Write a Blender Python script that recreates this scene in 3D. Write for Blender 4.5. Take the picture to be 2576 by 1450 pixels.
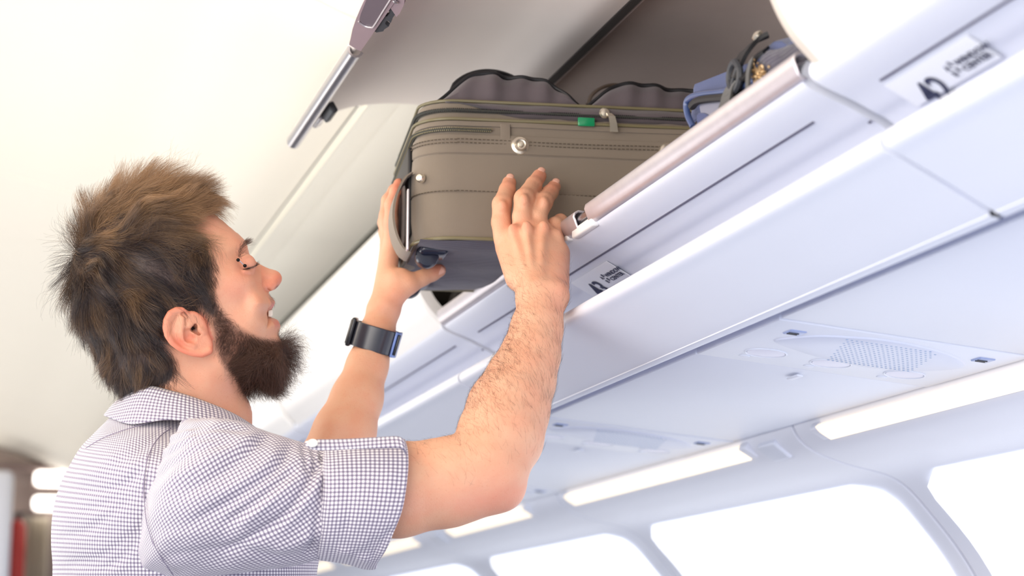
import bpy, bmesh, math, random
import numpy as np
from mathutils import Vector, Matrix
for _o in list(bpy.data.objects): bpy.data.objects.remove(_o)
C = bpy.context.scene.collection
SC = bpy.context.scene
# ---------------------------------------------------------------- camera
F_PX, VPX, VPY = 5000.0, -154.0, 1685.0
_a, _b = VPX-1288, VPY-725
_p = math.atan2(_b, F_PX); _h = math.atan2(-_a, math.hypot(_b, F_PX))
CF = np.array([math.sin(_h)*math.cos(_p), math.cos(_h)*math.cos(_p), math.sin(_p)])
CR = np.array([math.cos(_h), -math.sin(_h), 0.0])
CU = np.cross(CR, CF)
def ray(u, v): return CF+(u-1288)/F_PX*CR-(v-725)/F_PX*CU
def at(u, v, d): return ray(u, v)*d                       # pixel of the photograph at a depth in metres -> point
cam_d = bpy.data.cameras.new('camera'); cam = bpy.data.objects.new('camera', cam_d); C.objects.link(cam)
cam_d.sensor_width = 36.0; cam_d.lens = F_PX/2576*36.0; cam_d.clip_start = 0.05; cam_d.clip_end = 100
cam.matrix_world = Matrix(((CR[0], CU[0], -CF[0], 0), (CR[1], CU[1], -CF[1], 0), (CR[2], CU[2], -CF[2], 0), (0, 0, 0, 1)))
cam_d.dof.use_dof = True; cam_d.dof.focus_distance = 2.2; cam_d.dof.aperture_fstop = 5.0
SC.camera = cam
# ---------------------------------------------------------------- world, lights, exposure
W = bpy.data.worlds.new('world'); SC.world = W; W.use_nodes = True
W.node_tree.nodes['Background'].inputs[0].default_value = (0.80, 0.88, 1.0, 1); W.node_tree.nodes['Background'].inputs[1].default_value = 0.75
def area(name, loc, target, sx, sy, power, col):
    """rectangular lamp; its long side sy runs along the cabin"""
    l = bpy.data.lights.new(name, 'AREA'); l.shape = 'RECTANGLE'; l.size = sx; l.size_y = sy; l.energy = power; l.color = col
    o = bpy.data.objects.new(name, l); C.objects.link(o)
    z = (Vector(loc)-Vector(target)).normalized(); y = Vector((0, 1, 0)); y = (y-z*(y@z)).normalized() if abs(z.y) < .9 else Vector((0, 0, 1)); x = y.cross(z).normalized(); y = z.cross(x)
    o.matrix_world = Matrix.Translation(loc) @ Matrix((x, y, z)).transposed().to_4x4(); return o
area('aisle_ceiling_light', (-0.75, 1.9, 0.90), (0.25, 1.9, 0.35), 0.30, 4.0, 20, (1.0, 0.84, 0.66))
area('ceiling_fill', (-0.40, 4.4, 0.12), (0.0, 4.4, 1.0), 0.5, 10.5, 33, (1.0, 0.945, 0.87))  # unseen lamp added in mid-aisle, facing up to brighten the ceiling
area('camera_side_fill', (-1.1, -0.9, 0.30), (0.35, 2.2, 0.45), 1.2, 1.2, 19, (1.0, 0.91, 0.83))  # added fill behind the camera, out of view, lifts man and suitcase
area('opposite_window_light', (-2.4, 0.9, -0.1), (0.2, 0.9, 0.2), 1.2, 4.0, 24, (0.84, 0.90, 1.0))
area('near_window_light', (1.0, 1.0, -0.55), (0.5, 2.0, 0.6), 0.7, 1.6, 3.5, (0.76, 0.80, 1.0))
vs = SC.view_settings; vs.view_transform = 'Standard'; vs.look = 'None'; vs.exposure = 0.5; vs.gamma = 1.0; vs.use_curve_mapping = False
SC.display_settings.display_device = 'sRGB'
# ---------------------------------------------------------------- helpers
def lin(c): return tuple((x/12.92 if x <= .04045 else ((x+.055)/1.055)**2.4) for x in c)
def rgb(r, g, b): return lin((r/255, g/255, b/255))+(1,)
def mat(name, col, rough=0.5, metal=0.0, noise=0.0, nscale=40, bump=0.0, bscale=300, emit=None, sss=0.0, coat=0.0, spec=None):
    m = bpy.data.materials.new(name); m.use_nodes = True; nt = m.node_tree; b = nt.nodes['Principled BSDF']
    b.inputs['Base Color'].default_value = col; b.inputs['Roughness'].default_value = rough; b.inputs['Metallic'].default_value = metal
    if spec is not None: b.inputs['Specular IOR Level'].default_value = spec
    if coat: b.inputs['Coat Weight'].default_value = coat; b.inputs['Coat Roughness'].default_value = 0.15
    if sss: b.inputs['Subsurface Weight'].default_value = sss
    tc = nt.nodes.new('ShaderNodeTexCoord')
    if noise:
        n = nt.nodes.new('ShaderNodeTexNoise'); n.inputs['Scale'].default_value = nscale; n.inputs['Detail'].default_value = 5
        mx = nt.nodes.new('ShaderNodeMix'); mx.data_type = 'RGBA'; mx.inputs[6].default_value = tuple(c*(1-noise) for c in col[:3])+(1,)
        mx.inputs[7].default_value = tuple(min(1, c*(1+noise)) for c in col[:3])+(1,)
        nt.links.new(tc.outputs['Object'], n.inputs['Vector']); nt.links.new(n.outputs[0], mx.inputs[0]); nt.links.new(mx.outputs[2], b.inputs['Base Color'])
    if bump:
        n2 = nt.nodes.new('ShaderNodeTexNoise'); n2.inputs['Scale'].default_value = bscale
        bp = nt.nodes.new('ShaderNodeBump'); bp.inputs['Strength'].default_value = bump; bp.inputs['Distance'].default_value = 0.001
        nt.links.new(tc.outputs['Object'], n2.inputs['Vector']); nt.links.new(n2.outputs[0], bp.inputs['Height']); nt.links.new(bp.outputs[0], b.inputs['Normal'])
    if emit:
        b.inputs['Emission Color'].default_value = emit[:3]+(1,); b.inputs['Emission Strength'].default_value = emit[3]
    return m
def mesh(name, v, f, m, parent=None, smooth=True, uv=None):
    me = bpy.data.meshes.new(name); v = np.asarray(v, dtype=np.float32).reshape(-1, 3); me.from_pydata(v.tolist(), [], f if isinstance(f, list) else f.tolist())
    if uv is not None:
        ul = me.uv_layers.new(name='UVMap'); li = np.empty(len(me.loops), dtype=np.int32); me.loops.foreach_get('vertex_index', li)
        ul.data.foreach_set('uv', np.asarray(uv, dtype=np.float32)[li].ravel())
    me.materials.append(m); me.update()
    if smooth:
        me.polygons.foreach_set('use_smooth', [True]*len(me.polygons))
        if smooth is True: me.set_sharp_from_angle(angle=math.radians(38))
    o = bpy.data.objects.new(name, me); C.objects.link(o)
    if parent is not None:
        o.parent = parent
        mp = parent
        off = Vector((0, 0, 0))
        while mp is not None: off += mp.location; mp = mp.parent
        me.transform(Matrix.Translation(-off))
    return o
def tag(o, label=None, cat=None, group=None, kind=None):
    if label: o['label'] = label
    if cat: o['category'] = cat
    if group: o['group'] = group
    if kind: o['kind'] = kind
    return o
def empty(name, loc, label, cat, group=None):
    o = bpy.data.objects.new(name, None); C.objects.link(o); o.location = loc; o.empty_display_size = .05; return tag(o, label, cat, group)
class MB:
    def __init__(s): s.v = []; s.f = []; s.uv = []
    def add(s, v, f, uv=None):
        k = len(s.v); s.v += [tuple(map(float, p)) for p in v]; s.f += [tuple(i+k for i in q) for q in f]; return s
    def box(s, c, sx, sy, sz, ax=None, bev=0.0):
        ax = ax or ((1, 0, 0), (0, 1, 0), (0, 0, 1)); ax = np.array(ax, float); c = np.array(c, float); h = np.array([sx, sy, sz])/2
        if bev <= 0:
            v = [c+ax.T@(h*np.array(q)) for q in [(-1,-1,-1),(1,-1,-1),(1,1,-1),(-1,1,-1),(-1,-1,1),(1,-1,1),(1,1,1),(-1,1,1)]]
            return s.add(v, [(0,3,2,1),(4,5,6,7),(0,1,5,4),(1,2,6,5),(2,3,7,6),(3,0,4,7)])
        bm = bmesh.new(); bmesh.ops.create_cube(bm, size=1)
        for p in bm.verts: p.co = Vector((p.co.x*sx, p.co.y*sy, p.co.z*sz))
        bmesh.ops.bevel(bm, geom=bm.edges[:], offset=bev, segments=3, profile=.5, affect='EDGES')
        v = [c+ax.T@np.array(p.co) for p in bm.verts]; f = [tuple(p.index for p in q.verts) for q in bm.faces]; bm.free(); return s.add(v, f)
    def tube(s, pts, r, n=10, caps=True, flat=1.0, up=None):
        P = np.array(pts, float); m = len(P); r = np.broadcast_to(np.asarray(r, float), (m,))
        T = np.gradient(P, axis=0); T /= np.linalg.norm(T, axis=1)[:, None]+1e-12
        u = np.array(up if up is not None else (0, 0, 1.0)); 
        if abs(T[0]@u) > .95: u = np.array((1.0, 0, 0))
        v = []
        for i in range(m):
            a = np.cross(T[i], u); a /= np.linalg.norm(a)+1e-12; b = np.cross(a, T[i])
            if up is None: u = b
            for k in range(n):
                t = 2*math.pi*k/n; v.append(P[i]+r[i]*(math.cos(t)*a+math.sin(t)*b*flat))
        f = [(i*n+k, i*n+(k+1) % n, (i+1)*n+(k+1) % n, (i+1)*n+k) for i in range(m-1) for k in range(n)]
        if caps: f += [tuple(range(n-1, -1, -1)), tuple((m-1)*n+k for k in range(n))]
        return s.add(v, f)
    def lathe(s, c, axis, prof, n=24):
        a = np.array(axis, float); a /= np.linalg.norm(a); t = np.array((0, 0, 1.0)) if abs(a[2]) < .9 else np.array((1.0, 0, 0))
        x = np.cross(a, t); x /= np.linalg.norm(x); y = np.cross(a, x); c = np.array(c, float); v = []
        for (r, h) in prof:
            for k in range(n): v.append(c+a*h+r*(math.cos(2*math.pi*k/n)*x+math.sin(2*math.pi*k/n)*y))
        m = len(prof); f = [(i*n+k, i*n+(k+1) % n, (i+1)*n+(k+1) % n, (i+1)*n+k) for i in range(m-1) for k in range(n)]
        f += [tuple(range(n-1, -1, -1)), tuple((m-1)*n+k for k in range(n))]
        return s.add(v, f)
    def build(s, name, m, parent=None, smooth=True): return mesh(name, s.v, s.f, m, parent, smooth)
def crom(P, n=6, closed=False):
    P = np.array(P, float); out = []
    m = len(P); rng = range(m if closed else m-1)
    for i in rng:
        if closed: p0, p1, p2, p3 = P[(i-1) % m], P[i], P[(i+1) % m], P[(i+2) % m]
        else: p0, p1, p2, p3 = P[max(i-1, 0)], P[i], P[i+1], P[min(i+2, m-1)]
        for k in range(n):
            t = k/n; out.append(.5*((2*p1)+(-p0+p2)*t+(2*p0-5*p1+4*p2-p3)*t*t+(-p0+3*p1-3*p2+p3)*t**3))
    if not closed: out.append(P[-1])
    return np.array(out)
def sweep(prof, y0, y1, th, ny=2, n=5, closed_end=True):
    """a panel with thickness th (to the left of the profile direction) swept along Y; prof = (X, Z) points"""
    P = crom(prof, n) if n > 1 else np.array(prof, float); T = np.gradient(P, axis=0); T /= np.linalg.norm(T, axis=1)[:, None]
    N = np.stack([-T[:, 1], T[:, 0]], 1); Q = P+N*th; ring = np.concatenate([P, Q[::-1]]); m = len(ring)
    ys = np.linspace(y0, y1, ny); v = [(x, y, z) for y in ys for (x, z) in ring]
    f = [(i*m+k, i*m+(k+1) % m, (i+1)*m+(k+1) % m, (i+1)*m+k) for i in range(ny-1) for k in range(m)]
    h = len(P)
    for e, fl in ((0, False), ((ny-1)*m, True)):
        for k in range(h-1):
            q = (e+k, e+k+1, e+m-2-k, e+m-1-k); f.append(q if fl else q[::-1])
    return v, f
def edge_bevel(o, w=.002, seg=2, ang=40):
    b = o.modifiers.new('bevel', 'BEVEL'); b.width = w; b.segments = seg; b.limit_method = 'ANGLE'; b.angle_limit = math.radians(ang); b.harden_normals = False
    return o
# ================================================================ cabin setting
M_panel = mat('cool white cabin plastic', rgb(222, 226, 238), .42, noise=.015, nscale=8, bump=.03, bscale=900)
M_white = mat('bright white bin door plastic', rgb(238, 237, 236), .35, noise=.01, nscale=6)
M_ceil = mat('warm white ceiling panel', rgb(244, 238, 224), .55, noise=.012, nscale=5)
M_side = mat('pale sidewall plastic', rgb(228, 230, 240), .45, noise=.012, nscale=7)
M_inner = mat('grey bin liner', rgb(196, 182, 176), .5, noise=.05, nscale=25)
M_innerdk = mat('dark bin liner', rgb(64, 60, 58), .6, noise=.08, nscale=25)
M_doorin = mat('beige door lining', rgb(247, 238, 231), .5, noise=.02, nscale=10)
M_gap = mat('dark rubber gasket', rgb(92, 92, 112), .7); M_gapv = mat('lavender gap channel', rgb(158, 160, 200), .7)
M_alu = mat('brushed aluminium', rgb(206, 200, 206), .38, .7, noise=.08, nscale=60, bump=.06, bscale=200)
M_steel = mat('satin steel', rgb(190, 188, 192), .3, 1.0)
M_mauve = mat('mauve grey plastic', rgb(150, 130, 136), .45, noise=.05, nscale=50)
M_dkplast = mat('charcoal plastic', rgb(52, 54, 60), .5)
M_ink = mat('dark label ink', rgb(52, 56, 82), .6)
M_label = mat('label film', rgb(236, 239, 246), .35)
M_floor = mat('blue grey cabin carpet', rgb(120, 122, 132), .95, noise=.2, nscale=300)
def st(name, v, f, m, parent=None, label=None): 
    o = mesh(name, v, f, m, parent); 
    if parent is None: o['kind'] = 'structure'
    return o
# floor
b = MB(); b.box((-.2, 4.6, -1.22), 3.4, 12.4, .04); o = b.build('floor', M_floor, smooth=False); o['kind'] = 'structure'
# ceiling: dome panels between cross seams, each a panel of its own
CEIL = [(.60, .888), (.52, .900), (.412, .944), (.28, .995), (.062, 1.045), (-.2, 1.055), (-.45, 1.03), (-.75, .95), (-.95, .86)]
ceil_root = bpy.data.objects.new('ceiling', None); C.objects.link(ceil_root); ceil_root['kind'] = 'structure'
cy = [-1.2, .2, 1.50, 2.64, 4.28, 5.6, 6.9, 8.2, 10.6]
for i in range(len(cy)-1):
    v, f = sweep(CEIL, cy[i]+.003, cy[i+1]-.003, -.02, ny=2); o = mesh('ceiling_panel', v, f, M_ceil, ceil_root); edge_bevel(o, .003)
v, f = sweep([(.62, .905), (.52, .925), (.28, 1.02), (-.2, 1.09), (-.75, .98), (-.97, .88)], -1.2, 10.6, -.01); mesh('ceiling_backing', v, f, M_gap, ceil_root)
# cove between the ceiling and the bin doors, with cross slots for air
cove = bpy.data.objects.new('trim_1', None); C.objects.link(cove); cove['kind'] = 'structure'
M_cove = mat('cream cove plastic', rgb(250, 247, 236), .5); M_shadow = mat('dark olive gap shade', rgb(74, 72, 60), .8)
v, f = sweep([(.604, .888), (.606, .894), (.63, .897), (.66, .90)], -1.2, 10.6, -.012); mesh('cove_edge', v, f, M_cove, cove)
v, f = sweep([(.66, .901), (.735, .903), (.815, .905)], -1.2, 10.6, -.012, n=2); mesh('cove_panel', v, f, M_cove, cove)
MB().box((.822, 4.7, .876), .006, 11.8, .062).build('gap_shade_strip', M_shadow, cove, smooth=False)  # dark strip painted in for the shade of the recess above the doors
rib = MB(); rib.box((0, 0, 0), .085, .010, .006, bev=.0018); rb0 = None
ks = 0
for seg0 in (2.72, 3.95, 5.2):
    for k in range(46 if seg0 < 5 else 40):
        y = seg0+.06+k*.024
        if rb0 is None: rb0 = rib.build('vent_rib', M_cove, cove); rb0.location = (.71, y, .8985)
        else:
            c = rb0.copy(); C.objects.link(c); c.location = (.71, y, .8985)
# far end of the cabin (galley bulkhead) behind the man
M_bulk = mat('taupe galley bulkhead', rgb(204, 186, 176), .6, noise=.06, nscale=4)
M_bulkd = mat('dark taupe galley recess', rgb(150, 130, 124), .6, noise=.1, nscale=4)
M_lampw = mat('galley lamp diffuser', rgb(255, 250, 240), .5, emit=(1, .97, .9, 3.0))
M_red = mat('red enamel', rgb(196, 60, 56), .4)
M_curt = mat('cream galley curtain', rgb(214, 204, 188), .8, noise=.04, nscale=20)
YB = 9.6
def onY(u, v, Y):
    r = ray(u, v); return r*Y/r[1]
o = MB().box((-.2, YB+.06, .0), 3.4, .06, 2.5).build('wall_far', M_bulk, smooth=False); o['kind'] = 'structure'
def rectY(u0, v0, u1, v1, Y):
    a = onY(u0, v0, Y); c = onY(u1, v1, Y); return (a+c)/2, abs(c[0]-a[0]), abs(c[2]-a[2])
c, sx, sz = rectY(-60, 1165, 260, 1190, YB-.1); MB().box(c, sx*2.4, .16, sz, bev=.01).build('trim_2', M_bulkd)['kind'] = 'structure'
for n_, (u0, v0, u1, v1), lab in ((0, (88, 1186, 300, 1228), 'upper of the two glowing white galley lamps at the far end of the aisle'), (1, (84, 1249, 300, 1289), 'lower of the two glowing white galley lamps at the far end of the aisle')):
    c, sx, sz = rectY(u0, v0, u1, v1, YB-.12); r = empty('galley_lamp', c, lab, 'lamp', 'galley lamps at the far end')
    MB().box(c, sx, .05, sz, bev=.022).build('diffuser', M_lampw, r); MB().box(c+np.array([0, .05, 0]), sx+.02, .05, sz+.02, bev=.01).build('housing', M_bulkd, r)
c, sx, sz = rectY(24, 1306, 58, 1500, YB-.25); r = empty('fire_extinguisher', (c[0], c[1], c[2]-sz/2), 'red fire extinguisher bottle on the bulkhead at the far end of the aisle', 'extinguisher')
MB().lathe((c[0], c[1], c[2]-sz/2), (0, 0, 1), [(.02, 0), (sx/2, .01), (sx/2, sz*.9), (sx*.35, sz*.96), (sx*.16, sz)], 20).build('bottle', M_red, r)
MB().box((c[0], c[1], c[2]+sz/2+.015), .03, .03, .03, bev=.004).tube([(c[0], c[1], c[2]+sz/2+.02), (c[0]+.03, c[1], c[2]+sz/2+.03), (c[0]+.06, c[1], c[2]+sz/2)], .006, 8).build('valve', M_dkplast, r)
MB().box((c[0], c[1]+.09, c[2]+sz*.1), .03, .14, .03).build('bracket', M_dkplast, r)
c, sx, sz = rectY(62, 1300, 110, 1620, YB-.12); xs = np.linspace(0, 1, 60); v = []; f = []
for k, x in enumerate(xs):
    for z in (0, 1): v.append((c[0]-sx/2+sx*x, c[1]+.02*math.sin(x*34), c[2]-sz/2+sz*z))
f = [(2*k, 2*k+2, 2*k+3, 2*k+1) for k in range(59)]; o = mesh('galley_curtain', v, f, M_curt); o.modifiers.new('s', 'SOLIDIFY').thickness = .004
tag(o, 'cream pleated galley curtain beside the red extinguisher', 'curtain')
c, sx, sz = rectY(112, 1290, 330, 1640, YB-.05); MB().box(c, sx, .08, sz, bev=.01).build('door_1', M_bulkd)['kind'] = 'structure'
c, sx, sz = rectY(-60, 1195, 12, 1600, YB-.4); MB().box(c, sx, .5, sz, bev=.03).build('trim_3', M_side)['kind'] = 'structure'
# ---- side wall: panels, window bays, strip lights
SIDE = [(1.082, .330), (1.086, .316), (1.096, .301), (1.118, .286), (1.16, .272), (1.235, .252), (1.29, .20), (1.347, .124), (1.42, -.02), (1.47, -.2), (1.50, -.5), (1.50, -1.2)]
wall = bpy.data.objects.new('wall_right', None); C.objects.link(wall); wall['kind'] = 'structure'
sy = [-1.1, .29, 1.37, 2.45, 3.53, 4.61, 5.69, 6.77, 7.85, 9.5]
M_win = mat('daylit window reveal', rgb(250, 252, 255), .4, emit=(.93, .955, 1.0, .85))
SP = crom(SIDE, 6)
def smoothstep(a, b, x): t = np.clip((x-a)/(b-a), 0, 1); return t*t*(3-2*t)
for i in range(len(sy)-1):
    v, f = sweep(SIDE, sy[i]+.004, sy[i+1]-.004, .015, n=6); o = mesh('wall_panel', v, f, M_side, wall); edge_bevel(o, .004)
v, f = sweep([(p[0]+.022, p[1]+.012) for p in SIDE], -1.2, 9.55, .01); mesh('wall_backing', v, f, M_gap, wall)
# window bays: rounded, slightly raised rim around a bright recessed reveal, following the wall curve
PW = crom([(1.228, .256), (1.29, .20), (1.347, .124), (1.42, -.02), (1.47, -.2), (1.49, -.42)], 8)
PL = np.concatenate([[0], np.cumsum(np.linalg.norm(np.diff(PW, axis=0), axis=1))])
def wpt(s, y, off=0):
    x = np.interp(s, PL, PW[:, 0]); z = np.interp(s, PL, PW[:, 1]); x2 = np.interp(s+.01, PL, PW[:, 0]); z2 = np.interp(s+.01, PL, PW[:, 1])
    if s+.01 > PL[-1]: x2, z2 = x+.002, z-.01
    t = np.array([x2-x, z2-z]); t /= np.linalg.norm(t)+1e-9; return (x+t[1]*off, y, z-t[0]*off)
def rrect(w, h, r, n=8):
    out = []
    for cx, cy_, a0 in ((w-r, h-r, 0), (r, h-r, 90), (r, r, 180), (w-r, r, 270)):
        for k in range(n+1): a = math.radians(a0+90*k/n); out.append((cx+r*math.cos(a), cy_+r*math.sin(a)))
    return out
wy = [(1.42, 2.395), (2.503, 3.469), (3.604, 4.578), (4.79, 5.70), (5.86, 6.80), (6.95, 7.85)]
for i, (ya, yb) in enumerate(wy):
    w = bpy.data.objects.new('window_%d' % (i+1), None); C.objects.link(w); w['kind'] = 'structure'; w.location = (1.3, (ya+yb)/2, .1)
    H = PL[-1]*.98; ns, nh = 26, 30; v = []; f = []; R = .07; Wd = yb-ya
    for a in range(nh+1):
        s = H*a/nh; dd = min(s, H-s); ins = R-math.sqrt(max(0, R*R-(R-dd)**2)) if dd < R else 0
        for c_ in range(ns+1):
            t = c_/ns; y = ya+ins+(Wd-2*ins)*t
            e = min(dd, min(t, 1-t)*(Wd-2*ins)); v.append(wpt(s, y, .004+.012*float(smoothstep(0, .06, e))))
    f = [(a*(ns+1)+c_, a*(ns+1)+c_+1, (a+1)*(ns+1)+c_+1, (a+1)*(ns+1)+c_) for a in range(nh) for c_ in range(ns)]
    mesh('window_pane', v, f, M_win, w)
# strip lights along the top of the wall, one lens per wall panel
M_strip = mat('warm light lens', rgb(255, 240, 214), .4, emit=(1.0, .84, .62, .62))
for i, (ya, yb) in enumerate(((.45, 1.25), (1.46, 2.363), (2.632, 3.462), (3.746, 4.36), (4.7, 5.6), (5.8, 6.7), (6.9, 7.8))):
    r = empty('strip_light', (1.095, (ya+yb)/2, .31), ['', 'warm glowing strip light above the bright window bay nearest the camera', 'warm glowing strip light directly right of the raised elbow', 'warm strip light just below the elbow'][i] if 0 < i < 4 else 'warm strip light far along the wall, %s' % {0: '', 4: 'hidden behind the sleeve', 5: 'hidden behind the shoulder', 6: 'nearest the galley'}[i], 'lamp', 'warm strip lights along the top of the sidewall')
    if i == 0: r['label'] = 'warm strip light running out of the frame on the right'
    v, f = sweep([(1.083, .313), (1.087, .308), (1.094, .3035), (1.103, .2985)], ya, yb, -.006, n=4); mesh('lens', v, f, M_strip, r)
    for ye in (ya-.012, yb+.012): MB().box((1.093, ye, .306), .026, .024, .012, ax=((.85, 0, -.5), (0, 1, 0), (.5, 0, .85)), bev=.003).build('end_cap', M_side, r)
for y in (2.546, 4.48): tag(MB().box((1.1, y, .298), .034, .06, .010, ax=((.8, 0, -.6), (0, 1, 0), (.6, 0, .8)), bev=.004).build('access_latch', M_panel), 'small white access latch on the wall seam, ' + ('right of the elbow' if y < 3 else 'farther down the wall'), 'latch')
# ================================================================ valance panels and service units under the bins
VAL = [(.712, .410), (.690, .407), (.671, .402), (.6625, .394), (.665, .385), (.680, .378), (.712, .362), (.757, .339), (.763, .342), (.765, .35)]
val = bpy.data.objects.new('trim_4', None); C.objects.link(val); val['kind'] = 'structure'
vy = [-1.0, .03, 1.318, 2.606, 3.894, 5.182, 6.47, 7.76, 9.4]
for i in range(len(vy)-1):
    v, f = sweep(VAL, vy[i]+.004, vy[i+1]-.004, .010, ny=2, n=6); o = mesh('valance_panel', v, f, M_panel, val); edge_bevel(o, .004)
v, f = sweep([(.72, .41), (.70, .395), (.74, .36), (.80, .385)], -1., 9.4, .006); mesh('gap_backing', v, f, M_gapv, val)
for u_, v_ in ((1960,797),(2052,760),(1757,884),(1560,968)):
    r_ = ray(u_, v_); q_ = r_*.772/r_[0]; MB().box((.772, q_[1], .356), .022, .012, .004, bev=.001).build('gap_clip', M_panel, val)
PA, PB = np.array([.793, .3455]), np.array([1.075, .319])
pt_ = (PB-PA)/np.linalg.norm(PB-PA); pn_ = np.array([-pt_[1], pt_[0]])*-1     # pointing down
def psu(x, y, off=0):
    s = (x-PA[0])/(PB[0]-PA[0]); q = PA+(PB-PA)*s+pn_*off; return np.array([q[0], y, q[1]])
PAX = ((pt_[0], 0, pt_[1]), (0, 1, 0), (-pn_[0], 0, -pn_[1]))
soff = bpy.data.objects.new('trim_5', None); C.objects.link(soff); soff['kind'] = 'structure'
def plate(x0, x1, y0, y1, off=0, th=.012):
    c = psu((x0+x1)/2, (y0+y1)/2, off-th/2); return MB().box(c, (x1-x0)/pt_[0], y1-y0, th, ax=PAX, bev=.0015)
M_grille = mat('speaker grille plastic', rgb(208, 213, 230), .4); M_holes = mat('dark speaker hole', rgb(150, 172, 204), .7); M_lens = mat('reading lamp lens', rgb(196, 196, 216), .3); M_blue = mat('blue grey clip', rgb(150, 164, 204), .35)
def in_poly(x, y, P):
    c = False; n = len(P)
    for i in range(n):
        x1, y1 = P[i]; x2, y2 = P[(i+1) % n]
        if (y1 > y) != (y2 > y) and x < (x2-x1)*(y-y1)/(y2-y1)+x1: c = not c
    return c
unit_y = [1.083, 1.9, 2.717, 3.534, 4.35, 5.17, 6.0, 6.8]
prev = -1.0
for i, yc in enumerate(unit_y):
    a, b_ = yc-.085, yc+.148
    plate(.793, 1.075, prev+.003, a-.003).build('soffit_panel', M_panel, soff); prev = b_
    lab = {0: 'passenger service unit outside the right edge of the frame', 3: 'service unit hidden behind the raised forearm', 4: 'service unit just beyond the forearm, hidden by the shirt cuff', 5: 'service unit base plate behind the sleeve of the shirt', 6: 'service unit base plate far down the aisle, behind the man\'s back', 7: 'last service unit base plate before the galley', 1: 'sharp white service unit with leaf-shaped speaker grille and three round lamps', 2: 'blurred service unit with speaker grille just right of the elbow'}.get(i, 'service unit farther along the row, mostly hidden behind the arm')
    u = empty('service_unit', psu(.93, yc), lab, 'service unit', 'passenger service units under the bins')
    plate(.793, 1.075, a+.0015, b_-.0015, off=.001).build('base_plate', M_panel, u)
    if i > 4: continue
    dy = yc-1.9
    leaf = [(.828, 1.913), (.845, 1.872), (.862, 1.853), (.885, 1.842), (.906, 1.834), (.935, 1.833), (.967, 1.840), (1.0, 1.854), (1.026, 1.874), (1.042, 1.895), (1.045, 1.912), (1.035, 1.935), (1.015, 1.958), (.974, 1.974), (.935, 1.970), (.895, 1.957), (.86, 1.938)]
    L = crom(leaf, 3, closed=True); n = len(L); ctr = np.array([.94, 1.903])
    v = []; rings = [(1.0, 0.0), (.99, .0016), (.95, .0028), (.6, .0030), (.2, .0030)]
    for s_, off in rings:
        for q in L: p = ctr+(q-ctr)*s_; v.append(psu(p[0], p[1]+dy, off+.001))
    f = [(r*n+k, r*n+(k+1) % n, (r+1)*n+(k+1) % n, (r+1)*n+k) for r in range(len(rings)-1) for k in range(n)]+[tuple((len(rings)-1)*n+k for k in range(n))]
    g = mesh('speaker_grille', v, f, M_grille, u)
    hb = MB(); q0, q1, q2, q3 = map(np.array, ((.882, 1.848), (.984, 1.847), (1.009, 1.958), (.913, 1.961)))
    for r in range(13):
        for c_ in range(19):
            t, s_ = r/12, (c_+.5*(r % 2))/18.5; p = (q0*(1-s_)+q1*s_)*(1-t)+(q3*(1-s_)+q2*s_)*t
            if in_poly(p[0], p[1], [tuple(ctr+(q-ctr)*.97) for q in L]):
                # depth of the domed grille at this point
                hb.lathe(psu(p[0], p[1]+dy, .0041), (pn_[0], 0, pn_[1]), [(.0013, -.002), (.0013, .0001)], 7)
    h = hb.build('grille_holes', M_holes, g, smooth=False); h['kind'] = 'stuff'
    for k, (x, y) in enumerate(((.85, 1.985), (.929, 1.99), (1.019, 1.992))):
        c = psu(x, y+dy, .001); nn = (pn_[0], 0, pn_[1])
        l = MB().lathe(c, nn, [(.0235, -.002), (.0235, .0008), (.0222, .0012), (.0212, .0004), (.0212, -.001)], 32).build('reading_lamp', M_panel, u)
        MB().lathe(c, nn, [(.0208, .0), (.0208, .0006), (.012, .0010), (.002, .0011)], 28).build('lamp_lens', M_lens, l)
        MB().lathe(psu(x-.012, y+dy+.032, .001), nn, [(.006, -.002), (.006, .0008), (.004, .0012)], 16).build('lamp_button', M_panel, u)
    for (x, y) in ((.83, 1.862), (1.043, 1.859)):
        c = psu(x, y+dy, .001); k = MB().box(c, .018, .022, .003, ax=PAX, bev=.0012).build('service_clip', M_blue, u)
        MB().box(c+np.array([-.002, -.002, -.0018]), .011, .002, .001, ax=PAX).box(c+np.array([-.002, .003, -.0018]), .011, .002, .001, ax=PAX).build('clip_prong', M_dkplast, k)
    MB().box(psu(.929, yc+.187, .003), .008, .030, .0025, ax=PAX, bev=.001).build('mask_hatch_button', M_panel, u)
plate(.793, 1.075, prev+.003, 9.4).build('soffit_panel', M_panel, soff)
# ================================================================ overhead bins
LIP = [(.688, .512), (.682, .500), (.685, .490), (.70, .4825), (.723, .474), (.74, .466), (.752, .461), (.766, .451), (.776, .438), (.78, .42)]
DOOR = [(.683, .492), (.672, .503), (.655, .522), (.640, .55), (.628, .59), (.623, .638), (.640, .686), (.681, .733), (.718, .770), (.745, .794)]
OPEN = [(.455, .750), (.478, .775), (.51, .797), (.544, .811), (.60, .820), (.66, .820), (.705, .812), (.74, .803), (.775, .806)]
INNER = [(.785, .812), (.80, .828), (.86, .838), (.98, .83), (1.08, .78), (1.12, .70), (1.12, .58), (1.10, .50), (1.04, .474), (.90, .478), (.76, .490), (.70, .494)]
M_rim = mat('cream grey door edge', rgb(214, 204, 194), .5)
def groove(parent, x, z, y0, y1, m=M_gap, w=.0018, ax=None):
    MB().box((x, (y0+y1)/2, z), w, y1-y0, .0016, ax=ax or ((.92, 0, -.4), (0, 1, 0), (.4, 0, .92))).build('groove', m, parent, smooth=False)
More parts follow.
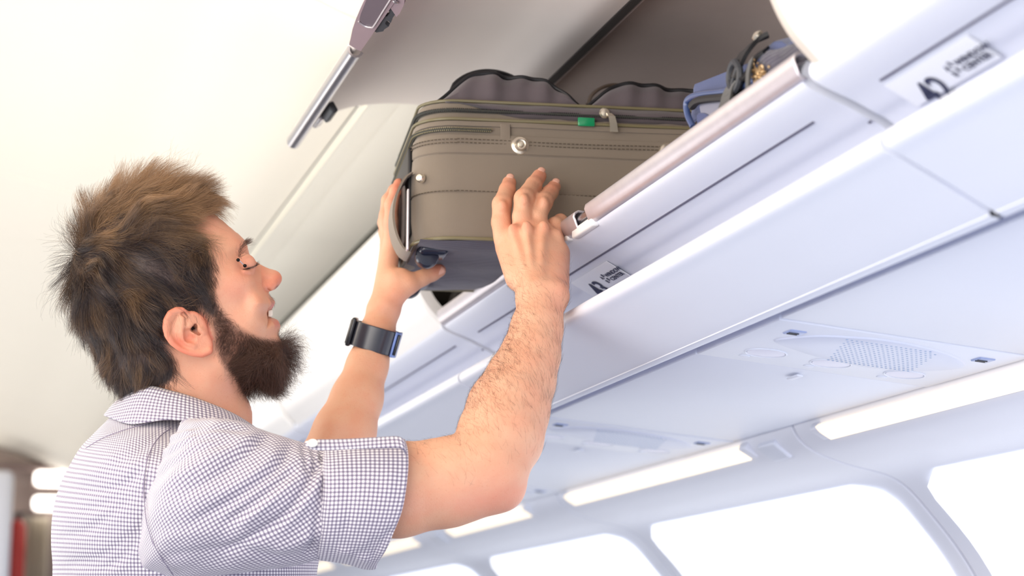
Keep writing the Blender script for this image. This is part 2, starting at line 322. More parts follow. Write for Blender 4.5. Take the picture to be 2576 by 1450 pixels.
def text(body, loc, size, parent, name='lettering', bold=0.0):
    cu = bpy.data.curves.new(name, 'FONT'); cu.body = body; cu.size = size; cu.extrude = .0002; cu.offset = bold; cu.space_line = .95
    cu.materials.append(M_ink); o = bpy.data.objects.new(name, cu); C.objects.link(o)
    bpy.context.view_layer.update(); me = bpy.data.meshes.new_from_object(o); bpy.data.objects.remove(o); me.name = name; o = bpy.data.objects.new(name, me); C.objects.link(o)
    x = Vector((0, -1, 0)); y = Vector((-.885, 0, .466)).normalized(); z = x.cross(y)
    o.matrix_world = Matrix.Translation(Vector(loc)-Vector(parent.location)) @ Matrix((x, y, z)).transposed().to_4x4(); o.parent = parent; return o
BINS = [(-1.08, .19), (.20, 1.488), (1.500, 2.775), (2.787, 4.06), (4.072, 5.35), (5.362, 6.64), (6.652, 7.9), (7.92, 9.4)]
for i, (y0, y1) in enumerate(BINS):
    lab = {0: 'closed overhead bin behind the camera side, outside the frame', 1: 'closed overhead bin with rounded white door at the top right corner, row 42', 2: 'open overhead bin that the suitcase is being pushed into, row 43', 3: 'closed overhead bin with bright white door just beyond the open one', 4: 'closed overhead bin second beyond the open one, behind the beard', 5: 'closed overhead bin third beyond the open one, behind the face', 6: 'closed overhead bin second from the galley, hidden by the head', 7: 'last closed overhead bin, next to the galley'}.get(i, 'closed overhead bin far along the aisle behind the man')
    r = empty('overhead_bin', (.7, (y0+y1)/2, .49), lab, 'overhead bin', 'overhead bins along the right side')
    v, f = sweep(LIP, y0+.002, y1-.002, .010, ny=2, n=5); mesh('bin_lip', v, f, M_panel, r)
    v, f = sweep(INNER, y0+.004, y1-.004, -.008, n=5); mesh('bin_liner', v, f, M_inner, r)
    for ye, k in ((y0+.006, 0), (y1-.010, 1)):
        P = crom(INNER, 4); m_ = len(P); ctr = (.95, .64); v = [(p[0], ye, p[1]) for p in P]+[(.69, ye, .52), (.72, ye, .60), (.735, ye, .70), (.75, ye, .79)]
        v2 = [(x, y+.004, z) for x, y, z in v]; nn = len(v); f = [tuple(range(nn)), tuple(range(2*nn-1, nn-1, -1))]+[(q, (q+1) % nn, nn+(q+1) % nn, nn+q) for q in range(nn)]
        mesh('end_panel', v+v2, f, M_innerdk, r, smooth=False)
    groove(r, .7185, .4750, y0+.06, y1-.06); groove(r, .7455, .462, y0+.002, y0+.006)
    if i == 2:
        d = bpy.data.objects.new('bin_door', None)
        v, f = sweep(OPEN, y0+.004, y1-.004, .012, ny=2, n=6); d = mesh('bin_door', v, f, M_doorin, r); edge_bevel(d, .003)
        # aluminium edge trim
        v, f = sweep([(.4490, .756), (.4490, .750), (.4525, .7455), (.459, .745), (.463, .750)], 2.318, y1-.004, -.003, n=3); mesh('edge_trim', v, f, M_steel, d)
        ax = np.array(((.86, 0, .5), (0, 1, 0), (-.5, 0, .86))); P0, Dn = np.array((.453, .7435)), np.array((.93, -.36)); Nn = np.array((-Dn[1], Dn[0]))       # handle plate plane, facing down into the aisle
        def hp_(u, v, off=0.0):
            q = ray(u, v); t = (Nn@P0+off)/(Nn[0]*q[0]+Nn[1]*q[2]); return q*t
        def slab_(px, off, th, name, m_, par):
            A = [hp_(u, v, -off) for u, v in px]; B2 = [p+np.array((Nn[0], 0, Nn[1]))*th for p in A]; nn = len(A)
            return mesh(name, A+B2, [tuple(range(nn)), tuple(range(2*nn-1, nn-1, -1))]+[(q, (q+1) % nn, nn+(q+1) % nn, nn+q) for q in range(nn)], m_, par, smooth=False)
        h = slab_([(880,113),(884,98),(889,74),(898,48),(910,20),(922,-2),(940,-32),(1018,-32),(996,-4),(962,46),(940,78),(906,127),(898,124)], .0, .007, 'handle_housing', M_mauve, d); edge_bevel(h, .0012, 2, 25)
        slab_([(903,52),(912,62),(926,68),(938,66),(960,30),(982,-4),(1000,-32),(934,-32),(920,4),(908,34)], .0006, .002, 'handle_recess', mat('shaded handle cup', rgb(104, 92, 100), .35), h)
        MB().tube(crom([hp_(u, v, -.0012) for u, v in ((902,54),(908,60),(920,67),(932,69),(940,66),(960,34),(982,-1),(1002,-32))], 3), .0011, 6).build('handle_rim', M_alu, h)
        HK = [(940,78),(947,82),(964,79),(967,74),(978,67),(974,65),(969,60),(970,54),(975,52),(983,58),(986,48),(993,38),(981,17),(975,23),(981,32),(974,41),(964,42),(957,54),(947,70)]
        lh = slab_(HK, -.003, .005, 'latch_hook', M_dkplast, d)
        pl_ = slab_([(981,16),(986,4),(992,-10),(1010,-12),(1016,-2),(1014,12),(1003,34),(997,40)], -.001, .005, 'latch_plate', M_mauve, d); edge_bevel(pl_, .001)
        MB().lathe(hp_(996, 4, -.0), (-Nn[0], 0, -Nn[1]), [(.0035, 0), (.0035, .0012), (.0015, .002)], 16).build('latch_pivot', M_steel, d)
        MB().box((.476, 2.60, .751), .010, .055, .016, ax=ax.tolist(), bev=.003).build('far_catch', M_dkplast, d)
        MB().box((.470, 2.645, .750), .012, .045, .008, ax=ax.tolist(), bev=.003).build('catch_plate', M_steel, d)
        MB().lathe((.917, 2.27, .836), (0, 0, -1), [(.0115, 0), (.011, .003), (.005, .006)], 20).build('liner_rivet', M_steel, r)
        MB().box((.780, (y0+y1)/2, .811), .012, y1-y0-.01, .012).build('hinge_gasket', M_innerdk, r, smooth=False)
        # rail in two pieces with the joint beside the hand
        RL = [(.6880, .5140), (.6785, .5145), (.6752, .5125), (.6745, .5095), (.6790, .4975), (.6815, .4955), (.685, .4955)]
        for a, b2 in ((y0-.004, 2.075), (2.115, 2.17), (2.262, y1)):
            v, f = sweep(RL, a, b2, -.003, n=1); o = mesh('lip_rail', v, f, M_alu, r); edge_bevel(o, .0015)
        MB().tube([(.681, 2.07, .507), (.681, 2.12, .507)], .0045, 12).build('rail_pin', M_steel, r)
        MB().box((.683, 2.095, .502), .006, .04, .016, bev=.001).build('rail_gap', M_dkplast, r)
        MB().box((.6815, 2.10, .4935), .010, .075, .012, bev=.003).build('joint_cover', M_white, r)
        MB().box((.6815, 2.185, .495), .010, .06, .010, bev=.003).build('joint_cover', M_white, r)
        v, f = sweep(RL, 2.17, 2.262, -.003, n=1); o = mesh('lip_rail', v, f, M_alu, r)
    else:
        P = crom(DOOR, 6); T = np.gradient(P, axis=0); T /= np.linalg.norm(T, axis=1)[:, None]; Nn = np.stack([-T[:, 1], T[:, 0]], 1); v = []; h = len(P); m_ = 2*h
        ringsy = [(y0+.002, .006), (y0+.006, .001), (y0+.012, 0), (y1-.036, 0), (y1-.030, .0008), (y1-.026, .003)]
        for yy, ins in ringsy:
            o_ = P-Nn*ins; q_ = P-Nn*max(.022, ins+.004); v += [(a[0], yy, a[1]) for a in o_]+[(a[0], yy, a[1]) for a in q_[::-1]]
        f = [(i_*m_+k, i_*m_+(k+1) % m_, (i_+1)*m_+(k+1) % m_, (i_+1)*m_+k) for i_ in range(len(ringsy)-1) for k in range(m_)]
        for e in (0, (len(ringsy)-1)*m_): f += [(e+k, e+k+1, e+m_-2-k, e+m_-1-k) for k in range(h-1)]
        d = mesh('bin_door', v, f, M_white, r); v = []
        rr_ = [(y1-.030, .004), (y1-.022, .004), (y1-.012, .0055), (y1-.004, .009), (y1-.002, .014)]
        for yy, ins in rr_:
            o_ = P-Nn*ins; q_ = P-Nn*max(.022, ins+.004); v += [(a[0], yy, a[1]) for a in o_]+[(a[0], yy, a[1]) for a in q_[::-1]]
        f = [(i_*m_+k, i_*m_+(k+1) % m_, (i_+1)*m_+(k+1) % m_, (i_+1)*m_+k) for i_ in range(len(rr_)-1) for k in range(m_)]
        for e in (0, (len(rr_)-1)*m_): f += [(e+k, e+k+1, e+m_-2-k, e+m_-1-k) for k in range(h-1)]
        mesh('edge_trim', v, f, M_rim, r)
    if i in (1, 2):
        yl = {1: 1.350, 2: 2.222}[i]; dx = {1: -.004, 2: 0}[i]; LX = ((.8815, 0, -.4721), (0, 1, 0), (.4721, 0, .8815))
        lp = lambda x, y: (x+dx, y, .4665-(x+dx-.7352)*.5356)
        MB().box(lp(.7430, yl+.013), .033, .139, .0005, ax=LX).build('row_label', M_label, r, smooth=False)
        q = lp(.7650, yl+.061); text('42' if i == 1 else '43', (q[0]-.0006, q[1], q[2]-.0010), .040, r, 'row_number', .0004)
        for body_, y_, sx_ in (('A\nB', yl+.004, 1.0), ('WINDOW\nCENTER', yl-.012, 1.35)):
            q = lp(.7450, y_); t_ = text(body_, (q[0]-.0006, q[1], q[2]-.0010), .0084, r, 'seat_lettering', .00008); t_.data.transform(Matrix.Diagonal((sx_, 1, 1, 1)))
        tb = MB()
        for k in range(2): q = lp(.7405+k*.0071, yl-.0065); tb.box((q[0]-.0005, q[1], q[2]-.0009), .0052, .0022, .0006, ax=LX)
        tb.build('seat_symbol', M_ink, r, smooth=False)
# opposite side: plain closed bins so the cabin closes on the left
for i in range(5):
    y0 = 1.2+i*1.6; r = empty('overhead_bin', (-1.05, y0+.78, .5), 'closed overhead bin across the aisle, outside the frame, %s' % ['level with the suitcase', 'level with the first closed bin', 'halfway to the galley', 'near the galley', 'next to the galley'][i], 'overhead bin', 'overhead bins across the aisle')
    v, f = sweep([(-x-.38, z) for x, z in DOOR], y0, y0+1.585, .02, n=5); mesh('bin_door', v, f, M_white, r)
    v, f = sweep([(-1.06, .495), (-1.12, .46), (-1.20, .40), (-1.45, .36)], y0, y0+1.585, -.01, n=3); mesh('bin_body', v, f, M_panel, r)
# ================================================================ suitcase being pushed into the open bin
def fabric(name, col, scale=900, bump=.35, noise=.06, rough=.85, col2=None):
    m = mat(name, col, rough, noise=noise, nscale=14); nt = m.node_tree; b = nt.nodes['Principled BSDF']
    tc = [n for n in nt.nodes if n.type == 'TEX_COORD'][0]
    w1 = nt.nodes.new('ShaderNodeTexWave'); w1.inputs['Scale'].default_value = scale/3; w1.bands_direction = 'X'
    w2 = nt.nodes.new('ShaderNodeTexWave'); w2.inputs['Scale'].default_value = scale/3; w2.bands_direction = 'Z'
    ad = nt.nodes.new('ShaderNodeMath'); bp = nt.nodes.new('ShaderNodeBump'); bp.inputs['Strength'].default_value = bump; bp.inputs['Distance'].default_value = .0006
    nt.links.new(tc.outputs['Object'], w1.inputs[0]); nt.links.new(tc.outputs['Object'], w2.inputs[0]); nt.links.new(w1.outputs['Fac'], ad.inputs[0]); nt.links.new(w2.outputs['Fac'], ad.inputs[1])
    nt.links.new(ad.outputs[0], bp.inputs['Height']); nt.links.new(bp.outputs[0], b.inputs['Normal'])
    b.inputs['Sheen Weight'].default_value = .25; return m
M_olive = fabric('olive grey suitcase canvas', rgb(131, 119, 105)); M_dgrey = fabric('dark grey pocket canvas', rgb(96, 86, 90)); M_under = fabric('dark indigo back canvas', rgb(70, 66, 86), noise=.1)
M_pipe = mat('olive piping', rgb(122, 114, 84), .4, coat=.3); M_blk = mat('black trim', rgb(26, 25, 28), .5); M_zip = mat('grey green zipper tape', rgb(84, 86, 80), .6); M_chrome = mat('nickel', rgb(232, 222, 204), .26, .85)
M_wheel = mat('glossy dark wheel plastic', rgb(30, 34, 52), .22); M_green = mat('green plastic tag', rgb(20, 140, 90), .25, coat=.5); M_stitch = mat('dark thread', rgb(92, 81, 68), .8)
NC = at(1046, 603, 2.365); psi = math.radians(7.0)
EX = np.array([math.cos(psi), -math.sin(psi), 0]); EY = np.array([math.sin(psi), math.cos(psi), 0]); EZ = np.array([0, 0, 1.0])
SL, SW, SH, SR = .50, .33, .168, .050
def sc_pt(x, y, z):
    z = z+max(0, z-.07)*.07; return NC+EX*x+EY*y+EZ*z
def plan(ins=0.0, n=7, L=SL, Wd=SW, R=SR, x0=0.0, y0=0.0):
    r = max(R-ins, .004); pts = []
    for cx, cy_, a0 in ((L-ins-r, Wd-ins-r, 0), (ins+r, Wd-ins-r, 90), (ins+r, ins+r, 180), (L-ins-r, ins+r, 270)):
        for k in range(n): a = math.radians(a0+90*k/(n-1)); pts.append((cx+r*math.cos(a)+x0, cy_+r*math.sin(a)+y0))
    # densify the straight runs
    out = []
    for i in range(len(pts)):
        p, q = np.array(pts[i]), np.array(pts[(i+1) % len(pts)]); d = np.linalg.norm(q-p); k = max(1, int(d/.02))
        for j in range(k): out.append(tuple(p+(q-p)*j/k))
    return out
case = empty('suitcase', NC, 'olive grey soft suitcase with nickel feet, held by the bearded man', 'suitcase')
def ringmesh(levels, cap_lo=True, cap_hi=True, wob=0.0, seed=1):
    rs = np.random.RandomState(seed); ph = rs.rand(6)*6.28; v = []; m_ = None
    for (z, ins) in levels:
        P = plan(max(0, ins)); P = [(x, y) for x, y in P]; m_ = len(P) if m_ is None else m_
        base = plan(0.0); c = np.array((SL/2, SW/2))
        for k, (x, y) in enumerate(base):
            # inset along the direction to a rounded core
            qx = min(max(x, SR), SL-SR); qy = min(max(y, SR), SW-SR); d = np.array((x-qx, y-qy)); L = np.linalg.norm(d)+1e-9; d /= L
            w = wob*(math.sin(x*31+ph[0]+z*9)+math.sin(x*57+y*40+ph[1]-z*25)*.6)*math.sin(math.pi*min(1, max(0, z/SH)))
            p = np.array((x, y))-d*(ins-w); v.append(sc_pt(p[0], p[1], z))
    m_ = len(plan(0.0)); n_ = len(levels); f = [(r*m_+k, r*m_+(k+1) % m_, (r+1)*m_+(k+1) % m_, (r+1)*m_+k) for r in range(n_-1) for k in range(m_)]
    if cap_lo: f.append(tuple(range(m_-1, -1, -1)))
    if cap_hi: f.append(tuple((n_-1)*m_+k for k in range(m_)))
    return v, f
lv = [(z, i) for z, i in [(.003, .003), (.012, .0005), (.03, -.002), (.058, -.003), (.0605, -.0015), (.063, -.003), (.085, -.0035), (.104, -.002), (.1055, -.0005), (.107, -.0022), (.115, -.0022), (.119, -.001), (.1195, -.001), (.124, -.001), (.128, .0005), (.1285, .0028), (.138, .0028), (.1385, .0005), (.144, .001)]]
v, f = ringmesh(lv, wob=.0014); mesh('main_body', v, f, M_olive, case)
def loop_tube(z, ins, r, name, m, x_range=None, n=8, par=case, wz=0.0):
    P = plan(0.0, n=9); pts = []
    for x, y in P:
        qx = min(max(x, SR), SL-SR); qy = min(max(y, SR), SW-SR); d = np.array((x-qx, y-qy)); d /= np.linalg.norm(d)+1e-9
        pts.append((x-d[0]*ins, y-d[1]*ins, z+wz*math.sin(x*20+1)))
    if x_range is not None: pts = [p for p in pts if x_range(p[0], p[1])]
    else: pts.append(pts[0])
    return MB().tube([sc_pt(*p) for p in pts], r, n, caps=x_range is not None).build(name, m, par)
loop_tube(.0035, .0005, .0022, 'bottom_piping', M_pipe); loop_tube(.146, .0003, .0019, 'piping', M_pipe); loop_tube(.1685, .006, .0019, 'piping', M_pipe)
v, f = ringmesh([(.145, .003), (.150, .006), (.158, .0075), (.166, .007), (.170, .012)], wob=.0008, seed=5); mesh('upper_band', v, f, M_olive, case)
near = lambda a, b: (lambda x, y: y < .3 and a <= x <= b)
# zipper chains: main zipper in the upper band and the short expansion zipper
for z, ins, a, b2, nm in ((.157, .0055, -1, .50, 'main_zipper'), (.1335, .0012, -1, .103, 'expansion_zipper')):
    P = [p for p in plan(0.0, n=12) if p[1] < .31 and p[0] <= b2]; P = sorted(P, key=lambda p: (-p[1] if p[0] < SR else 0, p[0])); pts = []
    for x, y in P:
        qx = min(max(x, SR), SL-SR); qy = min(max(y, SR), SW-SR); d = np.array((x-qx, y-qy)); d /= np.linalg.norm(d)+1e-9; pts.append(sc_pt(x-d[0]*ins, y-d[1]*ins, z))
    pts = np.array(pts); zt = MB().tube(pts, .0052, 4, flat=.45, up=(0, 0, 1)).build(nm, M_zip, case)
    s = np.concatenate([[0], np.cumsum(np.linalg.norm(np.diff(pts, axis=0), axis=1))]); k = np.arange(0, s[-1], .0024); tb = MB()
    for j, q in enumerate(k):
        p = np.array([np.interp(q, s, pts[:, c_]) for c_ in range(3)]); p2 = np.array([np.interp(min(q+.002, s[-1]), s, pts[:, c_]) for c_ in range(3)]); t = p2-p
        if np.linalg.norm(t) < 1e-6: continue
        t /= np.linalg.norm(t); n_ = np.cross(t, EZ); 
        for sg in (-1, 1): tb.box(p+n_*.0026+EZ*sg*.0011+t*(.0006*sg), .0013, .0012, .0024, ax=(t, n_, EZ))
    o = tb.build('zipper_teeth', M_pipe if nm == 'expansion_zipper' else M_blk, zt, smooth=False); o['kind'] = 'stuff'
MB().box(sc_pt(.1075, -.0012, .132), .012, .0022, .020, ax=(EX, EY, EZ), bev=.0008).build('zipper_stop_tab', M_olive, case)
# stitched seams on the long face
for z, nm in ((.1215, 'stitching'), (.1175, 'stitching'), (.061, 'stitching')):
    sb = MB()
    for x in np.arange(.05, SL-.03, .0052): sb.box(sc_pt(x, -.0022 if z > .1 else -.0022, z+.0006*math.sin(x*25)), .0032, .0012, .0009, ax=(EX, EY, EZ))
    for a in np.arange(184, 268, 5.5):
        t = math.radians(a); sb.box(sc_pt(SR+(SR+.0022)*math.cos(t), SR+(SR+.0022)*math.sin(t), z), .0032, .0012, .0009, ax=(EX*-math.sin(t)+EY*math.cos(t), EX*math.cos(t)+EY*math.sin(t), EZ))
    o = sb.build(nm, M_stitch, case, smooth=False); o['kind'] = 'stuff'
for px in (1307, 1677):
    x = ((px-1046)/F_PX*(2.38+.05*(px > 1500)))/math.cos(psi); l = MB().lathe(sc_pt(x, -.001, .1165), -EY, [(.0115, 0), (.0118, .0015), (.0105, .0035), (.0075, .0045), (.007, .008), (.006, .0092), (.0045, .0088), (.0042, .0075)], 30).build('side_foot', M_chrome, case)
    MB().lathe(sc_pt(x, -.0085, .1165), -EY, [(.0038, 0), (.0038, .0022), (.003, .003), (.001, .0032)], 20).build('foot_stud', M_chrome, l)
# underside panel, slightly sagging, with wheels at its outer end
n1, n2 = 40, 26; v = []; f = []
for i in range(n1+1):
    for j in range(n2+1):
        x, y = .006+(SL-.012)*i/n1, .006+(SW-.012)*j/n2; e = min(x, y, SL-x, SW-y)
        v.append(sc_pt(x, y, .003-.006*float(smoothstep(0, .05, e))-.0012*math.sin(x*48+y*17)-.001*math.sin(y*60)))
f = [(i*(n2+1)+j, i*(n2+1)+j+1, (i+1)*(n2+1)+j+1, (i+1)*(n2+1)+j) for i in range(n1) for j in range(n2)]
o = mesh('back_panel', v, f, M_under, case)
for y in (.062, .262):
    h = MB().box(sc_pt(.027, y, -.001), .036, .044, .014, ax=(EX, EY, EZ), bev=.006).build('wheel_housing', M_wheel, case)
    MB().lathe(sc_pt(.020, y-.011, -.0075), EY, [(.006, 0), (.013, .001), (.0145, .004), (.0145, .018), (.013, .021), (.006, .022)], 26).build('wheel', M_wheel, h)
MB().box(sc_pt(.155, .05, -.0035), .014, .05, .003, ax=(EX, EY, EZ), bev=.001).build('skid_strip', M_dgrey, case)
# end face: carry handle standing off, with rivet, dark end recess
MB().box(sc_pt(-.003, .165, .070), .006, .24, .11, ax=(EX, EY, EZ), bev=.0025).build('end_recess', M_blk, case)
hs = []
for t in np.linspace(0, 1, 22):
    hs.append((-.004-.021*math.sin(math.pi*t)**.6, .030+.02*t, .088-.094*t))
v = []; f = []
for k, (x, y, z) in enumerate(hs):
    for dy in (-.004, .050): 
        for dx in (0, .003): v.append(sc_pt(x+dx, y+dy, z))
m_ = len(hs)
for k in range(m_-1):
    a = k*4; b2 = a+4; f += [(a, b2, b2+2, a+2), (a+1, a+3, b2+3, b2+1), (a, a+1, b2+1, b2), (a+2, b2+2, b2+3, a+3)]
f += [(0, 2, 3, 1), (4*m_-4, 4*m_-3, 4*m_-1, 4*m_-2)]
mesh('end_handle', v, f, M_olive, case)
MB().lathe(sc_pt(.006, .012, .078), (-EX-EY*1.2), [(.0055, -.003), (.0055, .001), (.004, .003), (.001, .0036)], 20).build('rivet', M_chrome, case)
MB().box(sc_pt(-.008, .02, .028), .0025, .012, .075, ax=(EX, EY, EZ), bev=.001).build('end_frame_rail', M_alu, case)
# puckered dark pockets on the upper face with black piped edges
def pocket(xa, xb, h, seed, tag_='front_pocket'):
    rs = np.random.RandomState(seed); ph = rs.rand(8)*6.28; NU, NV = 90, 26; v = []
    for j in range(NV+1):
        t = j/NV
        for i in range(NU+1):
            s = i/NU; x = xa+(xb-xa)*s; e = min(s, 1-s)*(xb-xa)
            prof = float(smoothstep(0, .055, e))**.7
            a = t*math.pi; yy = .012+(SW-.05)*(1-math.cos(a))/2; ht = (math.sin(a)**.45 if 0 < t < 1 else 0)*h*prof*(.92+.08*math.sin(x*26+ph[4]))
            w = (.0050*math.sin(x*105+ph[0]+ht*50)*(.6+.4*math.sin(x*37+ph[3]))+.0034*math.sin(x*190+ph[1]-ht*70)+.0024*math.sin(x*64+ph[2]))*max(0, math.sin(a))**.3*prof*(1.25-ht/h*.8)
            v.append(sc_pt(x+w*.3, yy-w*1.3*(1 if t < .5 else -1), .168+ht+w*.35))
    f = [(j*(NU+1)+i, j*(NU+1)+i+1, (j+1)*(NU+1)+i+1, (j+1)*(NU+1)+i) for j in range(NV) for i in range(NU)]
    p = mesh(tag_, v, f, M_dgrey, case)
    J = 4; pts = np.array([np.array(v[J*(NU+1)+i])+EZ*.002 for i in range(NU+1)]); pts[3:-3] = np.mean([pts[k_:len(pts)-6+k_] for k_ in range(7)], axis=0); pts = pts[::2]
    MB().tube(pts, .0026, 8).build('pocket_piping', M_blk, p); return p
pocket(.024, .212, .053, 3); pocket(.206, .40, .047, 9)
ZB = .205
def arc_handle(xa, xb, y, h, r, m_, name):
    pts = [sc_pt(xa+(xb-xa)*t, y+.03*t, ZB+h*math.sin(math.pi*t)**.55) for t in np.linspace(0, 1, 26)]
    MB().tube(pts, r, 10, flat=.55).build(name, m_, case)
arc_handle(.055, .165, .10, .030, .0075, M_blk, 'top_handle'); arc_handle(.235, .325, .13, .030, .0042, mat('brown grey handle', rgb(110, 96, 84), .5), 'side_handle')
# dark gusset, zipper pull, green tag
gx = []
v = []; f = []; gn = 60
for k in range(gn+1):
    x = .035+.42*k/gn; zt, zb = .1665, .1665-.016*float(smoothstep(0, .10, x-.035)); 
    for j, t in enumerate((0, .5, 1)): v.append(sc_pt(x, .0058-.0035*(j == 1)-.001*math.sin(x*90+j), zt*(1-t)+zb*t))
f = [(k*3+j, k*3+j+1, k*3+j+4, k*3+j+3) for k in range(gn) for j in range(2)]
o = mesh('zipper_gusset', v, f, M_dgrey, case); o.modifiers.new('s', 'SOLIDIFY').thickness = .001
MB().box(sc_pt(.207, -.003, .1475), .021, .0035, .011, ax=(EX, EY, EZ), bev=.0014).build('green_tag', M_green, case)
zp = MB().lathe(sc_pt(.230, -.001, .159), -EY, [(.0065, 0), (.0068, .002), (.005, .005), (.002, .0055)], 20).build('zipper_slider', M_chrome, case)
pts = [sc_pt(*p) for p in ((.2345, -.006, .158), (.2375, -.0075, .154), (.2395, -.007, .146), (.2405, -.006, .136))]
v = []; 
for p, w in zip(pts, (.003, .0042, .0044, .0050)):
    for a in (-1, 1):
        for b2 in (0, .0018): v.append(p+EX*w*a-EY*b2)
f = []
for k in range(3):
    a = k*4; b2 = a+4; f += [(a, b2, b2+2, a+2), (a+1, a+3, b2+3, b2+1), (a, a+1, b2+1, b2), (a+2, b2+2, b2+3, a+3)]
f += [(0, 2, 3, 1), (12, 13, 15, 14)]; mesh('pull_tab', v, f, M_chrome, zp, smooth=False)
# ================================================================ blue backpack further right in the bin
M_bpb = fabric('navy backpack nylon', rgb(60, 72, 114), noise=.1); M_bpg = fabric('grey striped mesh', rgb(120, 120, 138), noise=.1); M_web = fabric('olive black webbing', rgb(66, 64, 62), noise=.15); M_gold = mat('gold sequin fleck', rgb(190, 160, 120), .3, .8, noise=.3, nscale=400)
bp = empty('backpack', (.78, 1.72, .49), 'navy and black backpack with buckled webbing straps behind the metal rail', 'backpack')
def sbox(c, h, e=.28, nu=48, nv=24, fn=None):
    v = []; sp = lambda w, m_: math.copysign(abs(w)**m_, w)
    for j in range(nv+1):
        t = -math.pi/2+math.pi*j/nv
        for i in range(nu):
            a = 2*math.pi*i/nu; p = np.array((h[0]*sp(math.cos(t), e)*sp(math.cos(a), e), h[1]*sp(math.cos(t), e)*sp(math.sin(a), e), h[2]*sp(math.sin(t), e*1.3)))
            if fn: p = fn(p)
            v.append(np.array(c)+p)
    f = [(j*nu+i, j*nu+(i+1) % nu, (j+1)*nu+(i+1) % nu, (j+1)*nu+i) for j in range(nv) for i in range(nu)]; return v, f
def bx_(u, v, X=.708):
    r = ray(u, v); return r*X/r[0]
def slab_bag(px, X0, X1, R, name, m_, par=bp, n=4, wr=.0):
    P = np.array([bx_(u, v, X0)[1:] for u, v in px]); P = crom(P, n, closed=True); c = P.mean(0); V = []; e = P-np.roll(P, 1, 0); e2 = np.roll(P, -1, 0)-P; t = e+e2; nn = np.stack([t[:, 1], -t[:, 0]], 1); nn /= np.linalg.norm(nn, axis=1)[:, None]
    if ((P-c)*nn).sum() < 0: nn = -nn
    xs = [(0, 1.0), (.0, .8), (R*.1, .45), (R*.35, .18), (R*.7, .04), (R, 0), ((X1-X0)*.5, -.05), (X1-X0-R, 0), (X1-X0-R*.4, .3), (X1-X0, .9)]
    for k, (dx, ins) in enumerate(xs):
        for i_, q in enumerate(P):
            qq = q-nn[i_]*min(ins*R, .5*np.linalg.norm(q-c)); V.append((X0+dx+wr*math.sin(i_*.9+k), qq[0]+wr*math.sin(i_*1.7+k*2), qq[1]+wr*math.sin(i_*1.3+k)))
    m2 = len(P); V.append((X0, c[0], c[1])); V.append((X1, c[0], c[1])); f = [(k*m2+i_, k*m2+(i_+1) % m2, (k+1)*m2+(i_+1) % m2, (k+1)*m2+i_) for k in range(len(xs)-1) for i_ in range(m2)]
    f += [((i_+1) % m2, i_, len(V)-2) for i_ in range(m2)]+[((len(xs)-1)*m2+i_, (len(xs)-1)*m2+(i_+1) % m2, len(V)-1) for i_ in range(m2)]
    return mesh(name, V, f, m_, par)
slab_bag([(1752,318),(1728,285),(1724,255),(1745,222),(1792,184),(1850,150),(1888,108),(1915,88),(1990,62),(2080,15),(2200,-60),(2330,-150),(2400,-80),(2330,20),(2000,200),(1860,290)], .712, .98, .035, 'pack_body', M_bpb, wr=.0008)
slab_bag([(1760,262),(1800,256),(1838,250),(1838,290),(1812,312),(1790,318),(1768,300)], .7035, .72, .0022, 'side_panel', M_bpg)
slab_bag([(1752,290),(1775,286),(1800,318),(1785,345),(1760,335)], .7015, .712, .0018, 'corner_panel', fabric('dark navy panel', rgb(44, 56, 104), noise=.08))
slab_bag([(1900,150),(1925,122),(1975,110),(2040,100),(2060,150),(1990,225),(1900,270),(1880,240)], .7005, .73, .012, 'mesh_pocket', fabric('black knotted mesh', rgb(62, 58, 74), scale=240, bump=1.0, noise=.5), wr=.0012)
zc = crom([bx_(u, v, .702) for u, v in ((1744,320),(1730,290),(1727,258),(1742,243),(1775,236),(1815,232),(1860,222),(1900,200))], 5)
MB().tube(zc, .0034, 10).build('edge_piping', mat('pale blue piping', rgb(62, 80, 124), .3, coat=.4), bp)
MB().tube(crom([bx_(u, v, .700) for u, v in ((1740,268),(1755,254),(1785,248),(1825,244),(1862,236))], 5), .0042, 8).build('pack_zipper', M_blk, bp)
def strap(pts, w, th, m_, name, wd=(0, 1, 0)):
    P = crom(pts, 6); v = []; wd = np.array(wd, float)
    for k, p in enumerate(P):
        T = P[min(k+1, len(P)-1)]-P[max(k-1, 0)]; T /= np.linalg.norm(T); a = wd-T*(wd@T); a /= np.linalg.norm(a); b_ = np.cross(T, a)
        v += [p+a*w, p-a*w, p-a*w+b_*th, p+a*w+b_*th]
    f = [(k*4+q, k*4+(q+1) % 4, k*4+4+(q+1) % 4, k*4+4+q) for k in range(len(P)-1) for q in range(4)]+[(3, 2, 1, 0), tuple(4*len(P)-4+q for q in range(4))]
    return mesh(name, v, f, m_, bp)
strap([bx_(*q) for q in ((1822,312,.692),(1826,270,.690),(1834,232,.692),(1850,205,.697))], .0125, .002, M_web, 'webbing_strap')
bk = crom([(0, -.016), (.009, -.013), (.013, 0), (.009, .013), (0, .016), (-.009, .013), (-.013, 0), (-.009, -.013)], 4, closed=True); b0 = bx_(1848, 192, .694)
pts = [b0+np.array((0, a*.75+b_*-.5, b_*.55+a*.75)) for a, b_ in bk]; pts.append(pts[0]); pts.append(pts[1])
MB().tube(pts, .0036, 8).build('buckle', M_dkplast, bp); MB().box(b0, .004, .004, .024, ax=((1, 0, 0), (0, .7, .7), (0, -.7, .7)), bev=.001).build('buckle_bar', M_dkplast, bp)
strap([bx_(*q) for q in ((1850,198,.696),(1862,165,.699),(1880,135,.703),(1905,108,.712),(1935,92,.722))], .011, .004, M_blk, 'shoulder_strap')
strap([bx_(*q) for q in ((1884,262,.689),(1884,215,.690),(1886,180,.692),(1894,150,.698))], .004, .002, M_web, 'thin_strap')
